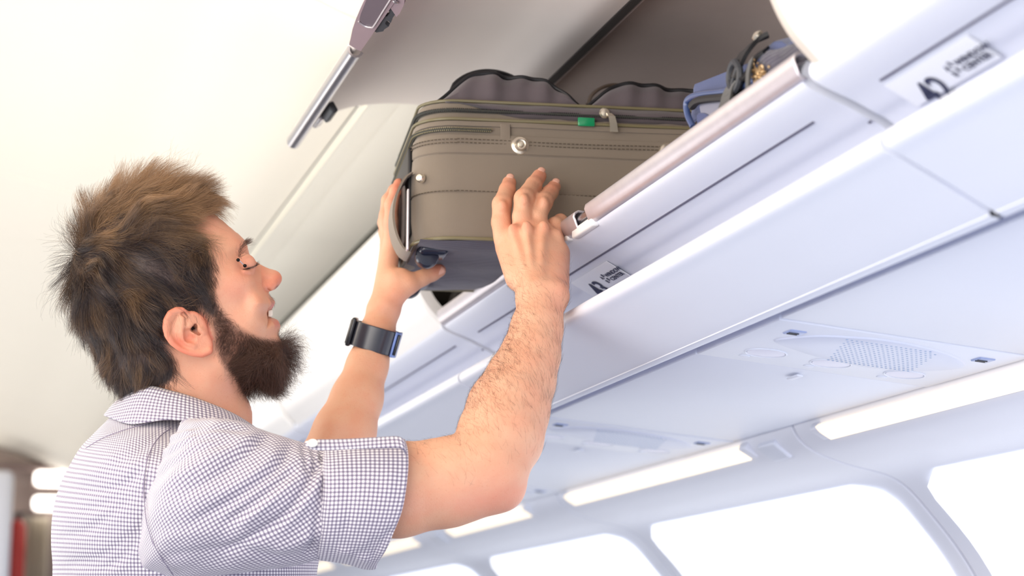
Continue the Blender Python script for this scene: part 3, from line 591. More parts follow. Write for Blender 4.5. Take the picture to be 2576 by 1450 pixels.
strap([bx_(*q) for q in ((1842,214,.697),(1880,190,.698),(1905,150,.702),(1930,128,.706))], .006, .003, M_blk, 'compression_strap')
sq = MB(); rs = np.random.RandomState(4)
for _ in range(150):
    q = bx_(1908+rs.randn()*9, 188+rs.randn()*13, .6965); y, z = q[1], q[2]; sq.lathe((.6955+rs.rand()*.003, y, z), (-1, rs.randn()*.4, rs.randn()*.4), [(.0015, 0), (.0012, .0008)], 6)
o = sq.build('sequin_flecks', M_gold, bp, smooth=False); o['kind'] = 'stuff'
MB().lathe(bx_(1908, 92, .712), (-.7, 0, .7), [(.006, 0), (.006, .003), (.002, .005)], 10).build('metal_snap', M_chrome, bp)
# ================================================================ the man: implicit surfaces -> one skin mesh
def smin(a, b, k):
    h = np.clip(.5+.5*(b-a)/k, 0, 1); return b*(1-h)+a*h-k*h*(1-h)
def smax(a, b, k): return -smin(-a, -b, k)
def cone_d(P, a, b, r1, r2):
    """round cone as a capsule with a linearly varying radius"""
    ab = b-a; t = np.clip(((P-a)@ab)/(ab@ab), 0, 1); return np.linalg.norm(P-a-t[..., None]*ab, axis=-1)-(r1+(r2-r1)*t)
def ell_d(P, c, ax, r):
    q = (P-c)@np.asarray(ax).T; k0 = np.linalg.norm(q/r, axis=-1); k1 = np.linalg.norm(q/(np.asarray(r)**2), axis=-1)+1e-9; return k0*(k0-1)/k1
def surf_nets(D, org, h):
    ins = D < 0; nx, ny, nz = D.shape
    c = np.zeros((nx-1, ny-1, nz-1), np.uint8)
    for dx in (0, 1):
        for dy in (0, 1):
            for dz in (0, 1): c += ins[dx:nx-1+dx, dy:ny-1+dy, dz:nz-1+dz]
    act = (c > 0) & (c < 8); I = np.argwhere(act); idx = -np.ones(act.shape, np.int32); idx[act] = np.arange(len(I))
    S = np.zeros((len(I), 3)); N = np.zeros(len(I)); x, y, z = I.T
    cor = [(a, b, c_) for a in (0, 1) for b in (0, 1) for c_ in (0, 1)]
    val = {q: D[x+q[0], y+q[1], z+q[2]] for q in cor}
    for q in cor:
        for ax in range(3):
            if q[ax] == 0:
                r = list(q); r[ax] = 1; r = tuple(r); a, b = val[q], val[r]; m = (a < 0) != (b < 0)
                t = np.where(m, a/(a-b+1e-20), 0); p = np.tile(np.array(q, float), (len(I), 1)); p[:, ax] = t; S += p*m[:, None]; N += m
    V = (I+S/N[:, None])*h+org; F = []
    for ax in range(3):
        sl0 = [slice(None)]*3; sl1 = [slice(None)]*3; sl0[ax] = slice(0, -1); sl1[ax] = slice(1, None)
        a, b = ins[tuple(sl0)], ins[tuple(sl1)]; e = np.argwhere(a != b); o1, o2 = [(1, 2), (2, 0), (0, 1)][ax]
        e = e[(e[:, o1] > 0) & (e[:, o2] > 0) & (e[:, o1] < D.shape[o1]-1) & (e[:, o2] < D.shape[o2]-1)]
        fl = a[tuple(e.T)]; u = np.zeros(3, int); w = np.zeros(3, int); u[o1] = 1; w[o2] = 1
        q = np.stack([idx[tuple((e-u-w).T)], idx[tuple((e-w).T)], idx[tuple(e.T)], idx[tuple((e-u).T)]], 1); q[~fl] = q[~fl][:, ::-1]; F.append(q)
    return V, np.concatenate(F)
def smooth_verts(V, F, it=2, lam=.5):
    E = np.concatenate([F[:, [0, 1]], F[:, [1, 2]], F[:, [2, 3]], F[:, [3, 0]]]); n = len(V)
    deg = np.bincount(np.concatenate([E[:, 0], E[:, 1]]), minlength=n)[:, None]
    for k in range(it):
        s = np.stack([np.bincount(E[:, 0], V[E[:, 1], c], n)+np.bincount(E[:, 1], V[E[:, 0], c], n) for c in range(3)], 1)/deg
        V = V+(s-V)*(lam if k % 2 == 0 else -lam*.98)
    return V
class Field:
    def __init__(s): s.p = []
    def cone(s, a, b, r1, r2, k=.012): s.p.append(('+', lambda P, a=np.array(a), b=np.array(b): cone_d(P, a, b, r1, r2), k)); return s
    def ell(s, c, ax, r, k=.01): s.p.append(('+', lambda P, c=np.array(c): ell_d(P, c, ax, r), k)); return s
    def sub(s, fn, k=.004): s.p.append(('-', fn, k)); return s
    def ev(s, P, rad=None, c=None):
        d = np.full(P.shape[:-1], 1.0)
        if rad is not None:
            cc = np.array([c]); vals = [abs(f(cc)[0]) if o == '+' else f(cc)[0] for o, f, k in s.p]; sv = [f(cc)[0] for o, f, k in s.p if o == '+']; m = min(sv)
        for i, (o, f, k) in enumerate(s.p):
            if rad is not None:
                v = f(cc)[0]
                if o == '+' and v > max(m, -rad)+2*rad+k: continue
                if o == '-' and v > rad+k*2: continue
            if o == '+': d = smin(d, f(P), k)
            else: d = smax(d, -f(P), k)
        return d
    def extract(s, lo, hi, h, B=24):
        lo = np.array(lo); n = np.ceil((np.array(hi)-lo)/h).astype(int)+1; D = np.empty(n, np.float32)
        rad = B*h*.87
        for i in range(0, n[0], B):
            for j in range(0, n[1], B):
                for k in range(0, n[2], B):
                    e = np.minimum([i+B, j+B, k+B], n); c = lo+(np.array([i, j, k])+e-1)*h/2; dc = s.ev(c[None])[0]
                    if abs(dc) > rad*1.5: D[i:e[0], j:e[1], k:e[2]] = dc; continue
                    g = np.stack(np.meshgrid(np.arange(i, e[0]), np.arange(j, e[1]), np.arange(k, e[2]), indexing='ij'), -1)*h+lo
                    D[i:e[0], j:e[1], k:e[2]] = s.ev(g, rad, c)
        return surf_nets(D, lo, h)
# ---------------------------------------------------------------- head: a measured profile given breadth, in the head's own frame
HD = 2.25; HC = at(430, 760, HD)
hz = -ray(430, 760); hz /= np.linalg.norm(hz)                 # toward the near side of the head (its right cheek)
hx = np.cross(CU, hz); hx /= np.linalg.norm(hx); hy = np.cross(hz, hx)
HA = np.stack([hx, hy, hz])
def hl(u, v):                                                # profile landmark -> head frame (metres)
    u, v = np.asarray(u, float), np.asarray(v, float); r = CF+((u-1288)/F_PX)[..., None]*CR-((v-725)/F_PX)[..., None]*CU
    t = (HC@hz)/(r@hz); P = r*t[..., None]-HC; return np.stack([P@hx, P@hy], -1)
def hw(x, y, z): return HC+np.asarray(x)[..., None]*hx+np.asarray(y)[..., None]*hy+np.asarray(z)[..., None]*hz
def hp(u, v, z):                                             # landmark + lateral offset z (m, near side positive) -> world
    q = hl(u, v); return hw(q[..., 0], q[..., 1], z)
PROF = [(335,1020),(300,975),(262,915),(224,850),(194,785),(181,722),(187,655),(211,592),(252,537),(306,495),(370,472),(432,474),(478,494),(512,518),(548,546),(584,577),(606,595),(618,610),(623,624),(626,637),(634,650),(648,661),(665,671),(680,677),(694,681),(704,688),(709,698),(708,708),(702,718),(694,727),(685,731),(675,735),(679,744),(686,751),(691,759),(690,768),(684,777),(679,783),(675,790),(677,797),(688,801),(699,807),(705,819),(703,831),(700,842),(706,856),(712,876),(706,900),(682,920),(645,934),(618,952),(612,982),(626,1012),(633,1035),(634,1062),(630,1120),(610,1160),(300,1160),(283,1100),(310,1050)]
PL2 = crom(hl([p[0] for p in PROF], [p[1] for p in PROF]), 5, closed=True)
def poly_sdf(X, Y, Pg):
    d = np.full(X.shape, 1e9); ins = np.zeros(X.shape, bool); n = len(Pg)
    for i in range(n):
        a, b = Pg[i], Pg[(i+1) % n]; e = b-a; L = e@e
        if L < 1e-14: continue
        t = np.clip(((X-a[0])*e[0]+(Y-a[1])*e[1])/L, 0, 1); d = np.minimum(d, (X-a[0]-t*e[0])**2+(Y-a[1]-t*e[1])**2)
        c = ((a[1] > Y) != (b[1] > Y)); 
        if c.any(): ins ^= c & (X < (b[0]-a[0])*(Y-a[1])/(b[1]-a[1]+1e-15)+a[0])
    d = np.sqrt(d); return np.where(ins, -d, d)
# (u, v, half breadth mm, rounding radius mm)
BR = [(330,640,77,80),(260,620,72,80),(230,760,68,70),(300,540,66,75),(400,500,60,70),(400,600,77,80),(380,760,77,60),(470,520,54,60),(480,640,72,60),(300,860,64,60),(380,900,62,50),(360,1000,60,50),
      (530,560,54,48),(560,600,55,45),(590,630,53,40),(540,680,66,45),(600,605,50,34),(612,640,45,30),(575,720,67,40),(612,668,43,22),(625,660,33,16),(640,655,13,9),(655,668,9,8),(680,682,9.5,8),(702,696,10,8.5),(665,695,15,11),(645,690,24,15),(690,715,13,9),(672,722,19,11),(652,715,30,18),
      (630,700,46,24),(645,735,49,22),(662,745,45,14),(668,770,43,11),(668,800,42,11),(664,830,42,14),(610,760,60,40),(684,757,21,10),(686,768,20,8),(681,786,19,7),(695,812,20,9),(696,826,19,10),(700,850,20,12),(560,800,66,40),(520,780,70,45),(480,820,70,50),(690,880,25,20),(650,880,42,28),(600,860,56,35),(540,880,61,40),
      (650,915,32,25),(600,920,48,30),(560,950,54,40),(480,960,60,50),(420,900,62,50),(600,1000,44,42),(540,1020,55,50),(450,1050,60,50),(350,1060,58,50),(600,1060,48,44),(500,1130,60,50),(320,1130,60,50),(620,1130,48,44),(430,700,78,70),(520,840,68,45)]
_bx = hl([b[0] for b in BR], [b[1] for b in BR]); _n = len(BR)
def tps(vals):
    U = lambda r2: .5*r2*np.log(r2+1e-12); d2 = ((_bx[:, None]-_bx[None])**2).sum(-1); K = U(d2)+np.eye(_n)*2e-7; Pm = np.c_[np.ones(_n), _bx]
    A = np.block([[K, Pm], [Pm.T, np.zeros((3, 3))]]); w = np.linalg.solve(A, np.r_[vals, 0, 0, 0])
    def f(X, Y):
        o = w[_n]+w[_n+1]*X+w[_n+2]*Y
        for i in range(_n): o = o+w[i]*U((X-_bx[i, 0])**2+(Y-_bx[i, 1])**2)
        return o
    return f
fZ, fR = tps(np.array([b[2] for b in BR])*1e-3), tps(np.array([b[3] for b in BR])*1e-3)
hh = .00125
x0, x1, y0_, y1_ = PL2[:, 0].min()-.01, PL2[:, 0].max()+.012, PL2[:, 1].min()-.004, PL2[:, 1].max()+.01
gx_ = np.arange(x0, x1, hh); gy_ = np.arange(y0_, y1_, hh); gz_ = np.arange(-.108, .1085, hh)
X, Y = np.meshgrid(gx_, gy_, indexing='ij'); sd = poly_sdf(X, Y, PL2); Zc = np.maximum(fZ(X, Y), .006); Rc = np.clip(fR(X, Y), .0055, .09)
def gau(u, v, su, sv, ang=0):
    c = hl(u, v); a = math.radians(ang); dx, dy = X-c[0], Y-c[1]; k = HD/F_PX; p = dx*math.cos(a)+dy*math.sin(a); q = -dx*math.sin(a)+dy*math.cos(a); return np.exp(-.5*((p/(su*k))**2+(q/(sv*k))**2))
# local relief of the face (mm): sockets, cheek, alar groove, smile crease, jaw and neck cords
REL = [(-5.5,618,660,12,15,0),(-3,630,650,7,8,0),(2.5,606,628,14,10,-50),(3,606,690,18,9,-30),(3.5,640,748,14,26,0),(-3.0,671,716,3.5,9,-20),(2.5,679,716,7,8,0),(-2,664,700,12,5,-40),(1.5,587,700,26,10,-15),(-1.2,600,676,9,2.5,20),(-1.0,602,683,9,2.2,0),(-1.1,614,694,2.5,10,10),(-.9,607,698,2.2,9,15),(-4,600,960,30,10,-60),(2.5,560,930,10,60,25),(-2,490,905,20,30,0),(-3,520,590,26,18,0)]
for a, u, v, su, sv, an in REL: Zc = Zc+a*1e-3*gau(u, v, su, sv, an)
s_in = np.clip(-sd/Rc, 0, 1); Z = Zc*np.sqrt(np.clip(1-(1-s_in)**2, 0, 1)); Z = np.where(sd > 0, -sd*1.5, Z)
gZx, gZy = np.gradient(Z, hh); G = np.sqrt(1+np.clip(gZx**2+gZy**2, 0, 36))
Dh = ((np.abs(gz_)[None, None]-Z[..., None])/G[..., None]).astype(np.float32)
# nose wings, nostril, lids, ear: small solids blended in (written for the near side, mirrored by |z|)
def apply(fn, op, k, u0, v0, u1, v1, z0=.0, z1=.108):
    a, b = hl(u0, v1), hl(u1, v0); i0, i1 = np.searchsorted(gx_, a[0]), np.searchsorted(gx_, b[0]); j0, j1 = np.searchsorted(gy_, a[1]), np.searchsorted(gy_, b[1])
    for kk in (slice(np.searchsorted(gz_, z0), np.searchsorted(gz_, z1)), slice(np.searchsorted(gz_, -z1), np.searchsorted(gz_, -z0))):
        Q = np.stack(np.meshgrid(gx_[i0:i1], gy_[j0:j1], np.abs(gz_[kk]), indexing='ij'), -1); s = Dh[i0:i1, j0:j1, kk]; d = fn(Q)
        Dh[i0:i1, j0:j1, kk] = (smin(s, d, k) if op == '+' else smax(s, -d, k)).astype(np.float32)
def L3(u, v, z): q = hl(u, v); return np.array([q[0], q[1], z])
def chain(pts, r, mode='+', k=.002, pad=14):
    P = [L3(*p) for p in pts]; r = np.broadcast_to(r, (len(P),)); us = [p[0] for p in pts]; vs_ = [p[1] for p in pts]
    fn = lambda Q: np.min([cone_d(Q, P[i], P[i+1], r[i], r[i+1]) for i in range(len(P)-1)], axis=0)
    apply(fn, mode, k, min(us)-pad, min(vs_)-pad, max(us)+pad, max(vs_)+pad)
chain([(672, 722, .0115), (684, 716, .0105)], [.0065, .0048], '+', .005, 24)
chain([(690, 733, .0085), (700, 722, .0075)], [.0034, .0026], '-', .0012, 18)
def zs(u, v, off=0.0):
    q = hl(u, v); i, j = np.searchsorted(gx_, q[0])-1, np.searchsorted(gy_, q[1])-1; return float(Z[i, j])+off
def S3(pts, off=0.0): return [(u, v, max(0, zs(u, v, off))) for u, v in pts]
chain(S3([(676, 700), (668, 703), (663, 711), (663, 721), (668, 729), (676, 733)], .0012), [.0010, .0018, .0024, .0026, .0024, .0014], '-', .0028, 24)
chain(S3([(668, 734), (673, 750), (675, 772), (674, 795), (670, 822)], .0008), [.0012, .0020, .0022, .0022, .0012], '-', .0035, 24)
# eyelid over the eyeball: fold above, closed slit and fold below
apply(lambda Q: np.linalg.norm(Q-L3(614, 668, .0315), axis=-1)-.0125, '+', .004, 570, 620, 660, 716, .01, .06)
lid = lambda u, v: (L3(614, 668, .0315)[2]+math.sqrt(max(0, .0125**2-(hl(u, v)[0]-L3(614, 668, 0)[0])**2-(hl(u, v)[1]-L3(614, 668, 0)[1])**2)))
L_ = lambda pts, off: [(u, v, max(lid(u, v), zs(u, v))+off) for u, v in pts]
chain(L_([(633, 675), (626, 679), (618, 681), (610, 680), (603, 678)], .0007), [.0009, .0011, .0012, .0011, .0008], '-', .0010)
chain(L_([(628, 650), (620, 651), (611, 656), (604, 664)], .0010), [.0010, .0013, .0013, .0010], '-', .0018)
chain(L_([(630, 685), (620, 687), (610, 685)], -.0012), [.0022, .0026, .0018], '+', .003)
chain(L_([(626, 692), (614, 693), (604, 688)], .0012), [.0010, .0014, .0010], '-', .002)
# mouth corner and lip line
chain(S3([(684, 782), (679, 786), (675, 791)], .0002), [.0016, .0018, .0010], '-', .001)
# ear
EAR = [(467,782),(452,773),(436,776),(421,789),(412,806),(411,824),(417,844),(430,862),(447,876),(468,886),(490,891),(512,892),(528,885),(534,870),(531,852),(524,838),(520,820),(512,800),(498,786),(482,780)]
eP = crom(hl([p[0] for p in EAR], [p[1] for p in EAR]), 4, closed=True); e0, e1 = hl(530, 830), hl(412, 815)
def ear_z(Q): t = np.clip((e0[0]-Q[..., 0])/(e0[0]-e1[0]), -.2, 1.2); return .0715+.0175*t
def ear_fn(Q):
    x, y = Q[:, :, 0, 0], Q[:, :, 0, 1]; s = poly_sdf(x, y, eP)[:, :, None]; th = .0042*np.ones_like(s); a = np.abs(Q[..., 2]-ear_z(Q))-th+.0
    return smax(s+.0006, a, .004)
apply(ear_fn, '+', .0025, 400, 762, 545, 902, .05)
ez = lambda u, off: .0715+.0175*max(-.2, min(1.2, (530-u)/118.0))+off
E3 = lambda pts, off: [(u, v, ez(u, off)) for u, v in pts]
chain(E3([(470,800),(468,788),(457,780),(443,780),(428,788),(419,804),(417,823),(421,841),(432,858),(447,870),(465,880),(485,886),(506,887),(522,879)], .0022), [.0024,.003,.0034,.0036,.0036,.0034,.0033,.0032,.0031,.0030,.0031,.0034,.0040,.0044], '+', .0022)
chain(E3([(447,797),(436,815),(437,835),(446,852),(460,865),(474,872)], .0052), [.0026,.0033,.0033,.003,.0026,.0016], '-', .002)
chain(E3([(461,792),(466,802),(468,816)], .0046), [.0036,.0034,.0020], '-', .0012)
chain(E3([(457,800),(456,818),(455,834),(461,849),(472,861),(486,868)], .0030), [.0026,.0028,.0028,.0027,.0024,.0022], '+', .003)
chain(E3([(472,832),(474,846),(483,850)], .0050), [.0048,.0058,.0042], '-', .002)
chain(E3([(485,820),(487,824),(495,833),(505,838)], .0015), [.0040,.0048,.0036,.0030], '-', .0015)
chain(E3([(486,822),(489,827)], -.010), [.0036, .0036], '-', .0012)
chain(E3([(468,822),(480,815)], .0012), [.0018, .0026], '+', .003)
chain(E3([(500,826),(508,834)], .0030), [.0034, .0028], '+', .003)
Vh, Fh = surf_nets(Dh, np.array([gx_[0], gy_[0], gz_[0]]), hh); Vh = smooth_verts(Vh, Fh, 4, .55)
HL = Vh.copy(); WH = hw(Vh[:, 0], Vh[:, 1], Vh[:, 2])
def to_px(P):
    z = P@CF; return 1288+F_PX*(P@CR)/z, 725-F_PX*(P@CU)/z
# head frame -> profile px (orthographic through the head frame, so both sides share it)
def prof_px(L):
    return to_px(hw(L[:, 0], L[:, 1], np.zeros(len(L))))
# ---------------------------------------------------------------- arms and hands
def A_(u, v, d): return at(u, v, d)
pr = lambda px, d: px*d/F_PX
near = Field()
arm = [(560,1240,2.08,96),(800,1242,2.085,98),(930,1236,2.083,108),(1000,1233,2.08,115),(1120,1215,2.085,108),(1226,1178,2.09,96)]
for (a, b) in zip(arm[:-1], arm[1:]): near.cone(A_(*a[:3]), A_(*b[:3]), pr(a[3], a[2]), pr(b[3], b[2]), .012)
fore = [(1226,1172,2.09,97),(1258,1100,2.115,108),(1279,1030,2.14,103),(1310,957,2.165,87),(1335,893,2.185,73),(1350,829,2.205,64),(1363,760,2.225,58)]
for (a, b) in zip(fore[:-1], fore[1:]): near.cone(A_(*a[:3]), A_(*b[:3]), pr(a[3], a[2])*.98, pr(b[3], b[2])*.98, .010)
near.cone(A_(1262,1215,2.09), A_(1274,1238,2.09), pr(52,2.09), pr(34,2.09), .022)
near.cone(A_(1210,1215,2.085), A_(1190,1190,2.08), pr(60,2.09), pr(60,2.09), .03)
# hand block
for (u, v, d, r) in ((1284,598,2.315,25),(1322,580,2.305,26),(1365,580,2.308,25),(1398,602,2.318,22)):
    near.cone(A_(1360+(u-1345)*.35,748,2.232), A_(u,v,d), pr(34,2.23), pr(r,d), .016)
near.cone(A_(1300,700,2.262), A_(1268,625,2.32), pr(28,2.25), pr(22,2.3), .014)       # thumb-side web
near.cone(A_(1400,720,2.245), A_(1408,640,2.30), pr(28,2.25), pr(24,2.3), .014)       # heel of the hand
near.cone(A_(1404,742,2.222), A_(1404,736,2.222), pr(25,2.22), pr(24,2.22), .012)     # wrist bone
fing = {'index': [(1268,600,2.318,25),(1261,560,2.325,22.5),(1263,514,2.333,22.5),(1276,478,2.355,18.5),(1281,460,2.367,16.5)],
        'middle': [(1316,578,2.308,25),(1314,545,2.312,22.5),(1319,500,2.322,23.5),(1342,465,2.350,18.5),(1357,443,2.368,16.5)],
        'ring': [(1358,576,2.312,23),(1353,545,2.318,20.5),(1368,508,2.330,21),(1385,484,2.355,17.5),(1394,470,2.367,15.5)],
        'pinky': [(1392,590,2.322,20),(1396,566,2.330,18),(1410,556,2.342,16),(1422,566,2.360,14.5),(1424,580,2.372,13)],
        'thumb': [(1312,700,2.262,24),(1300,668,2.30,22),(1302,640,2.345,20),(1310,628,2.385,16)]}
for k_, c in fing.items():
    for a, b in zip(c[:-1], c[1:]): near.cone(A_(*a[:3]), A_(*b[:3]), pr(a[3], a[2])*1.07, pr(b[3], b[2])*1.09, .0035)
for (u, v, d, r) in ((1290,574,2.293,10),(1325,566,2.283,10),(1368,566,2.288,10),(1400,588,2.300,8),(1263,514,2.317,8),(1318,499,2.305,9),(1368,506,2.315,8)):
    near.cone(A_(u, v, d), A_(u+2, v+6, d), pr(r, d), pr(r, d), .010)                 # knuckles
for (u, v, d, a) in ((1290,585,2.291,0),(1325,580,2.281,0),(1366,582,2.285,0)):
    near.cone(A_(1352+(u-1345)*.3, 715, 2.217), A_(u, v, d+.003), pr(3, 2.2), pr(3, 2.2), .010)   # tendons
def bbox(F_, pad=.012):
    pass
def ext(F_, pts, h):
    P = np.array(pts); return F_.extract(P.min(0), P.max(0), h)
bb = [A_(u, v, d) for u in (540, 1452) for v in (420, 1362) for d in (1.98, 2.12)]+[A_(u, v, 2.40) for u in (1200, 1450) for v in (420, 760)]
lo = np.min([A_(a[0], a[1], a[2])-pr(a[3]+34, a[2]) for a in arm+fore+sum(fing.values(), [])], axis=0); hi = np.max([A_(a[0], a[1], a[2])+pr(a[3]+34, a[2]) for a in arm+fore+sum(fing.values(), [])], axis=0)
Vn, Fn = near.extract(lo, hi, .0018); Vn = smooth_verts(Vn, Fn, 4, .55)
far = Field()
armL = [(560,1240,2.42,100),(700,1270,2.40,95),(812,1240,2.39,86)]
foreL = [(812,1230,2.39,84),(840,1160,2.395,82),(866,1090,2.40,77),(898,1003,2.42,63),(924,920,2.44,50),(948,840,2.46,42),(962,790,2.475,40)]
for c in (armL, foreL):
    for a, b in zip(c[:-1], c[1:]): far.cone(A_(*a[:3]), A_(*b[:3]), pr(a[3], a[2]), pr(b[3], b[2]), .010)
for (u, v, d, r) in ((986,610,2.500,21),(980,602,2.525,20),(976,606,2.55,19),(974,620,2.575,18)):
    far.cone(A_(962+(d-2.5)*80,775,2.475+(d-2.5)*.5), A_(u, v, d), pr(28, 2.47), pr(r, d), .014)
far.cone(A_(978,770,2.465), A_(1006,715,2.475), pr(28,2.47), pr(24,2.47), .014)
fingL = {'index': [(986,610,2.500,21),(984,560,2.500,18),(985,515,2.503,17),(996,480,2.507,14),(1003,461,2.511,12.5)],
         'middle': [(980,602,2.525,19),(972,545,2.530,18),(976,505,2.538,16),(992,478,2.545,14),(1004,470,2.55,12)],
         'ring': [(976,606,2.55,18),(968,560,2.56,17),(974,520,2.57,15),(990,500,2.575,13),(1003,496,2.58,12)],
         'pinky': [(974,620,2.575,17),(968,585,2.585,15),(976,555,2.595,13),(990,540,2.60,12),(1000,538,2.605,11)],
         'thumb': [(998,742,2.468,26),(1030,716,2.472,24),(1062,700,2.480,20),(1086,688,2.486,20),(1105,681,2.488,17)]}
for k_, c in fingL.items():
    for a, b in zip(c[:-1], c[1:]): far.cone(A_(*a[:3]), A_(*b[:3]), pr(a[3], a[2]), pr(b[3], b[2]), .004)
far.cone(A_(1000,700,2.476), A_(1012,690,2.476), pr(18,2.47), pr(12,2.47), .016)
al = armL+foreL+sum(fingL.values(), [])
lo = np.min([A_(a[0], a[1], a[2])-pr(a[3]+34, a[2]) for a in al], axis=0); hi = np.max([A_(a[0], a[1], a[2])+pr(a[3]+34, a[2]) for a in al], axis=0)
Vf, Ff = far.extract(lo, hi, .0022); Vf = smooth_verts(Vf, Ff, 4, .55)
# chest under the shirt joins the pieces
core = Field(); core.cone(A_(470,1130,2.25), A_(440,1330,2.25), .060, .12, .02)
core.cone(A_(560,1232,2.09), A_(450,1200,2.25), .05, .07, .03); core.cone(A_(560,1240,2.42), A_(450,1200,2.25), .045, .07, .03); core.cone(A_(440,1330,2.25), A_(440,1700,2.25), .12, .11, .02)
lo = np.min([A_(u, v, d)-.14 for u, v, d in ((470,1130,2.25),(440,1700,2.25),(560,1232,2.09),(560,1240,2.42))], axis=0); hi = np.max([A_(u, v, d)+.14 for u, v, d in ((470,1130,2.25),(440,1700,2.25),(560,1232,2.09),(560,1240,2.42))], axis=0)
Vc, Fc = core.extract(lo, hi, .009)
# ---------------------------------------------------------------- skin colour per vertex (lips, ruddy ears, knuckles, beard shadow; nostril and ear canal shade painted in)
base = np.array(rgb(220, 168, 138)[:3]); red = np.array(rgb(222, 124, 100)[:3]); pink = np.array(rgb(222, 150, 134)[:3]); lip = np.array(rgb(204, 122, 112)[:3]); shadow = np.array(rgb(150, 110, 96)[:3])
def blend(col, w, c): w = np.clip(w, 0, 1)[:, None]; return col*(1-w)+c*w
def g2(u, v, cu, cv, su, sv, ang=0):
    a = math.radians(ang); dx, dy = u-cu, v-cv; p = dx*math.cos(a)+dy*math.sin(a); q = -dx*math.sin(a)+dy*math.cos(a); return np.exp(-.5*((p/su)**2+(q/sv)**2))
pu, pv = prof_px(HL); az = np.abs(HL[:, 2]); colh = np.tile(base, (len(HL), 1)); colh = blend(colh, .10+0*pu, pink)
for cu, cv, su, sv, a, w, c in ((612,590,40,60,0,.25,pink),(700,700,12,12,0,.55,red),(672,716,16,12,0,.35,red),(600,735,40,35,0,.30,pink),(622,668,18,20,0,.35,pink),(604,690,16,14,0,.3,red),(500,560,40,30,0,.35,pink),(560,980,60,50,0,.25,pink)): colh = blend(colh, w*g2(pu, pv, cu, cv, su, sv, a), c)
ear_m = (poly_sdf(HL[:, 0], HL[:, 1], eP) < .002) & (az > .066)
rimd = -poly_sdf(HL[:, 0], HL[:, 1], eP)
colh = blend(colh, ear_m*(.18+.5*np.exp(-(rimd/.004)**2)), red); colh = blend(colh, ear_m*.6*g2(pu, pv, 478, 848, 14, 10)+ear_m*.7*g2(pu, pv, 448, 858, 14, 8, 45), red)
colh = blend(colh, ear_m*.9*g2(pu, pv, 488, 825, 5, 6), np.array(rgb(60, 20, 16)[:3]))  # shade of the ear canal put into the colour
colh = blend(colh, ((pu > 655) & (pv > 670) & (pv < 735) & (az < .024))*.22, red)
colh = blend(colh, .75*g2(pu, pv, 697, 723, 5, 3, -35)*(az < .014), np.array(rgb(90, 36, 28)[:3]))  # nostril shadow painted on the skin
colh = blend(colh, ((pu > 672) & (az < .024))*(.85*g2(pu, pv, 688, 768, 12, 8)+.8*g2(pu, pv, 698, 812, 14, 9)+.7*g2(pu, pv, 690, 783, 10, 8)), lip)
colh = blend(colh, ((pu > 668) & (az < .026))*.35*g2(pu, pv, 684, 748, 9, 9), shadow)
BEARD = [(530,742),(556,772),(584,803),(630,834),(664,846),(682,846),(700,848),(760,850),(760,940),(640,1000),(610,975),(580,945),(550,915),(538,880),(528,830)]
SCALP = [(494,510),(470,535),(447,552),(468,576),(503,593),(528,650),(534,690),(526,720),(534,745),(546,775),(540,800),(516,796),(498,776),(470,770),(430,772),(406,795),(400,840),(410,875),(440,908),(436,955),(380,985),(330,1025),(150,1000),(100,700),(200,400),(450,400)]
bp_ = crom(np.array(BEARD, float), 3, True); sp_ = crom(np.array(SCALP, float), 3, True)
bs = poly_sdf(pu, pv, bp_); ss = poly_sdf(pu, pv, sp_)
colh = blend(colh, .75*np.clip(-bs/14, 0, 1), np.array(rgb(92, 62, 52)[:3])); colh = blend(colh, .97*np.clip(-ss/12, 0, 1), np.array(rgb(50, 38, 36)[:3]))
def arm_col(V, spots):
    u, v = to_px(V); c = np.tile(base, (len(V), 1))
    for cu, cv, su, sv, w, k in spots: c = blend(c, w*g2(u, v, cu, cv, su, sv), k)
    return c
coln = arm_col(Vn, [(1270,1240,60,35,.28,red),(1200,1270,140,25,.3,pink),(1290,572,16,12,.3,red),(1327,566,14,12,.22,red),(1370,570,14,12,.2,red),(1261,512,12,9,.14,red),(1318,498,12,9,.14,red),(1368,506,12,9,.14,red),(1357,440,14,12,.45,red),(1280,458,14,12,.35,red),(1394,468,14,12,.4,red),(1420,700,30,60,.3,pink)])
colf = arm_col(Vf, [(1108,672,18,14,.6,red),(1000,470,14,30,.6,red),(985,560,30,50,.3,pink),(1000,760,30,40,.3,pink)])
colc = np.tile(base, (len(Vc), 1))
VV = np.concatenate([WH, Vn, Vf, Vc]); o1 = len(WH); o2 = o1+len(Vn); o3 = o2+len(Vf); FF = np.concatenate([Fh, Fn+o1, Ff+o2, Fc+o3]); CC = np.concatenate([colh, coln, colf, colc])
M_skin = mat('skin', base_c := tuple(base)+(1,), .48, sss=.12); nt = M_skin.node_tree; b_ = nt.nodes['Principled BSDF']; b_.inputs['Subsurface Radius'].default_value = (1, .35, .2); b_.inputs['Subsurface Scale'].default_value = .006; b_.inputs['Specular IOR Level'].default_value = .42
at_n = nt.nodes.new('ShaderNodeAttribute'); at_n.attribute_name = 'skin_colour'; tc = nt.nodes.new('ShaderNodeTexCoord')
n1_ = nt.nodes.new('ShaderNodeTexNoise'); n1_.inputs['Scale'].default_value = 45; n1_.inputs['Detail'].default_value = 6
fr_ = nt.nodes.new('ShaderNodeTexNoise'); fr_.inputs['Scale'].default_value = 620; fr_.inputs['Detail'].default_value = 2
rm = nt.nodes.new('ShaderNodeValToRGB'); rm.color_ramp.elements[0].position = .62; rm.color_ramp.elements[1].position = .78; rm.color_ramp.elements[0].color = (1, 1, 1, 1); rm.color_ramp.elements[1].color = (.90, .80, .72, 1)
mx1 = nt.nodes.new('ShaderNodeMix'); mx1.data_type = 'RGBA'; mx1.blend_type = 'MULTIPLY'; mx1.inputs[0].default_value = 1
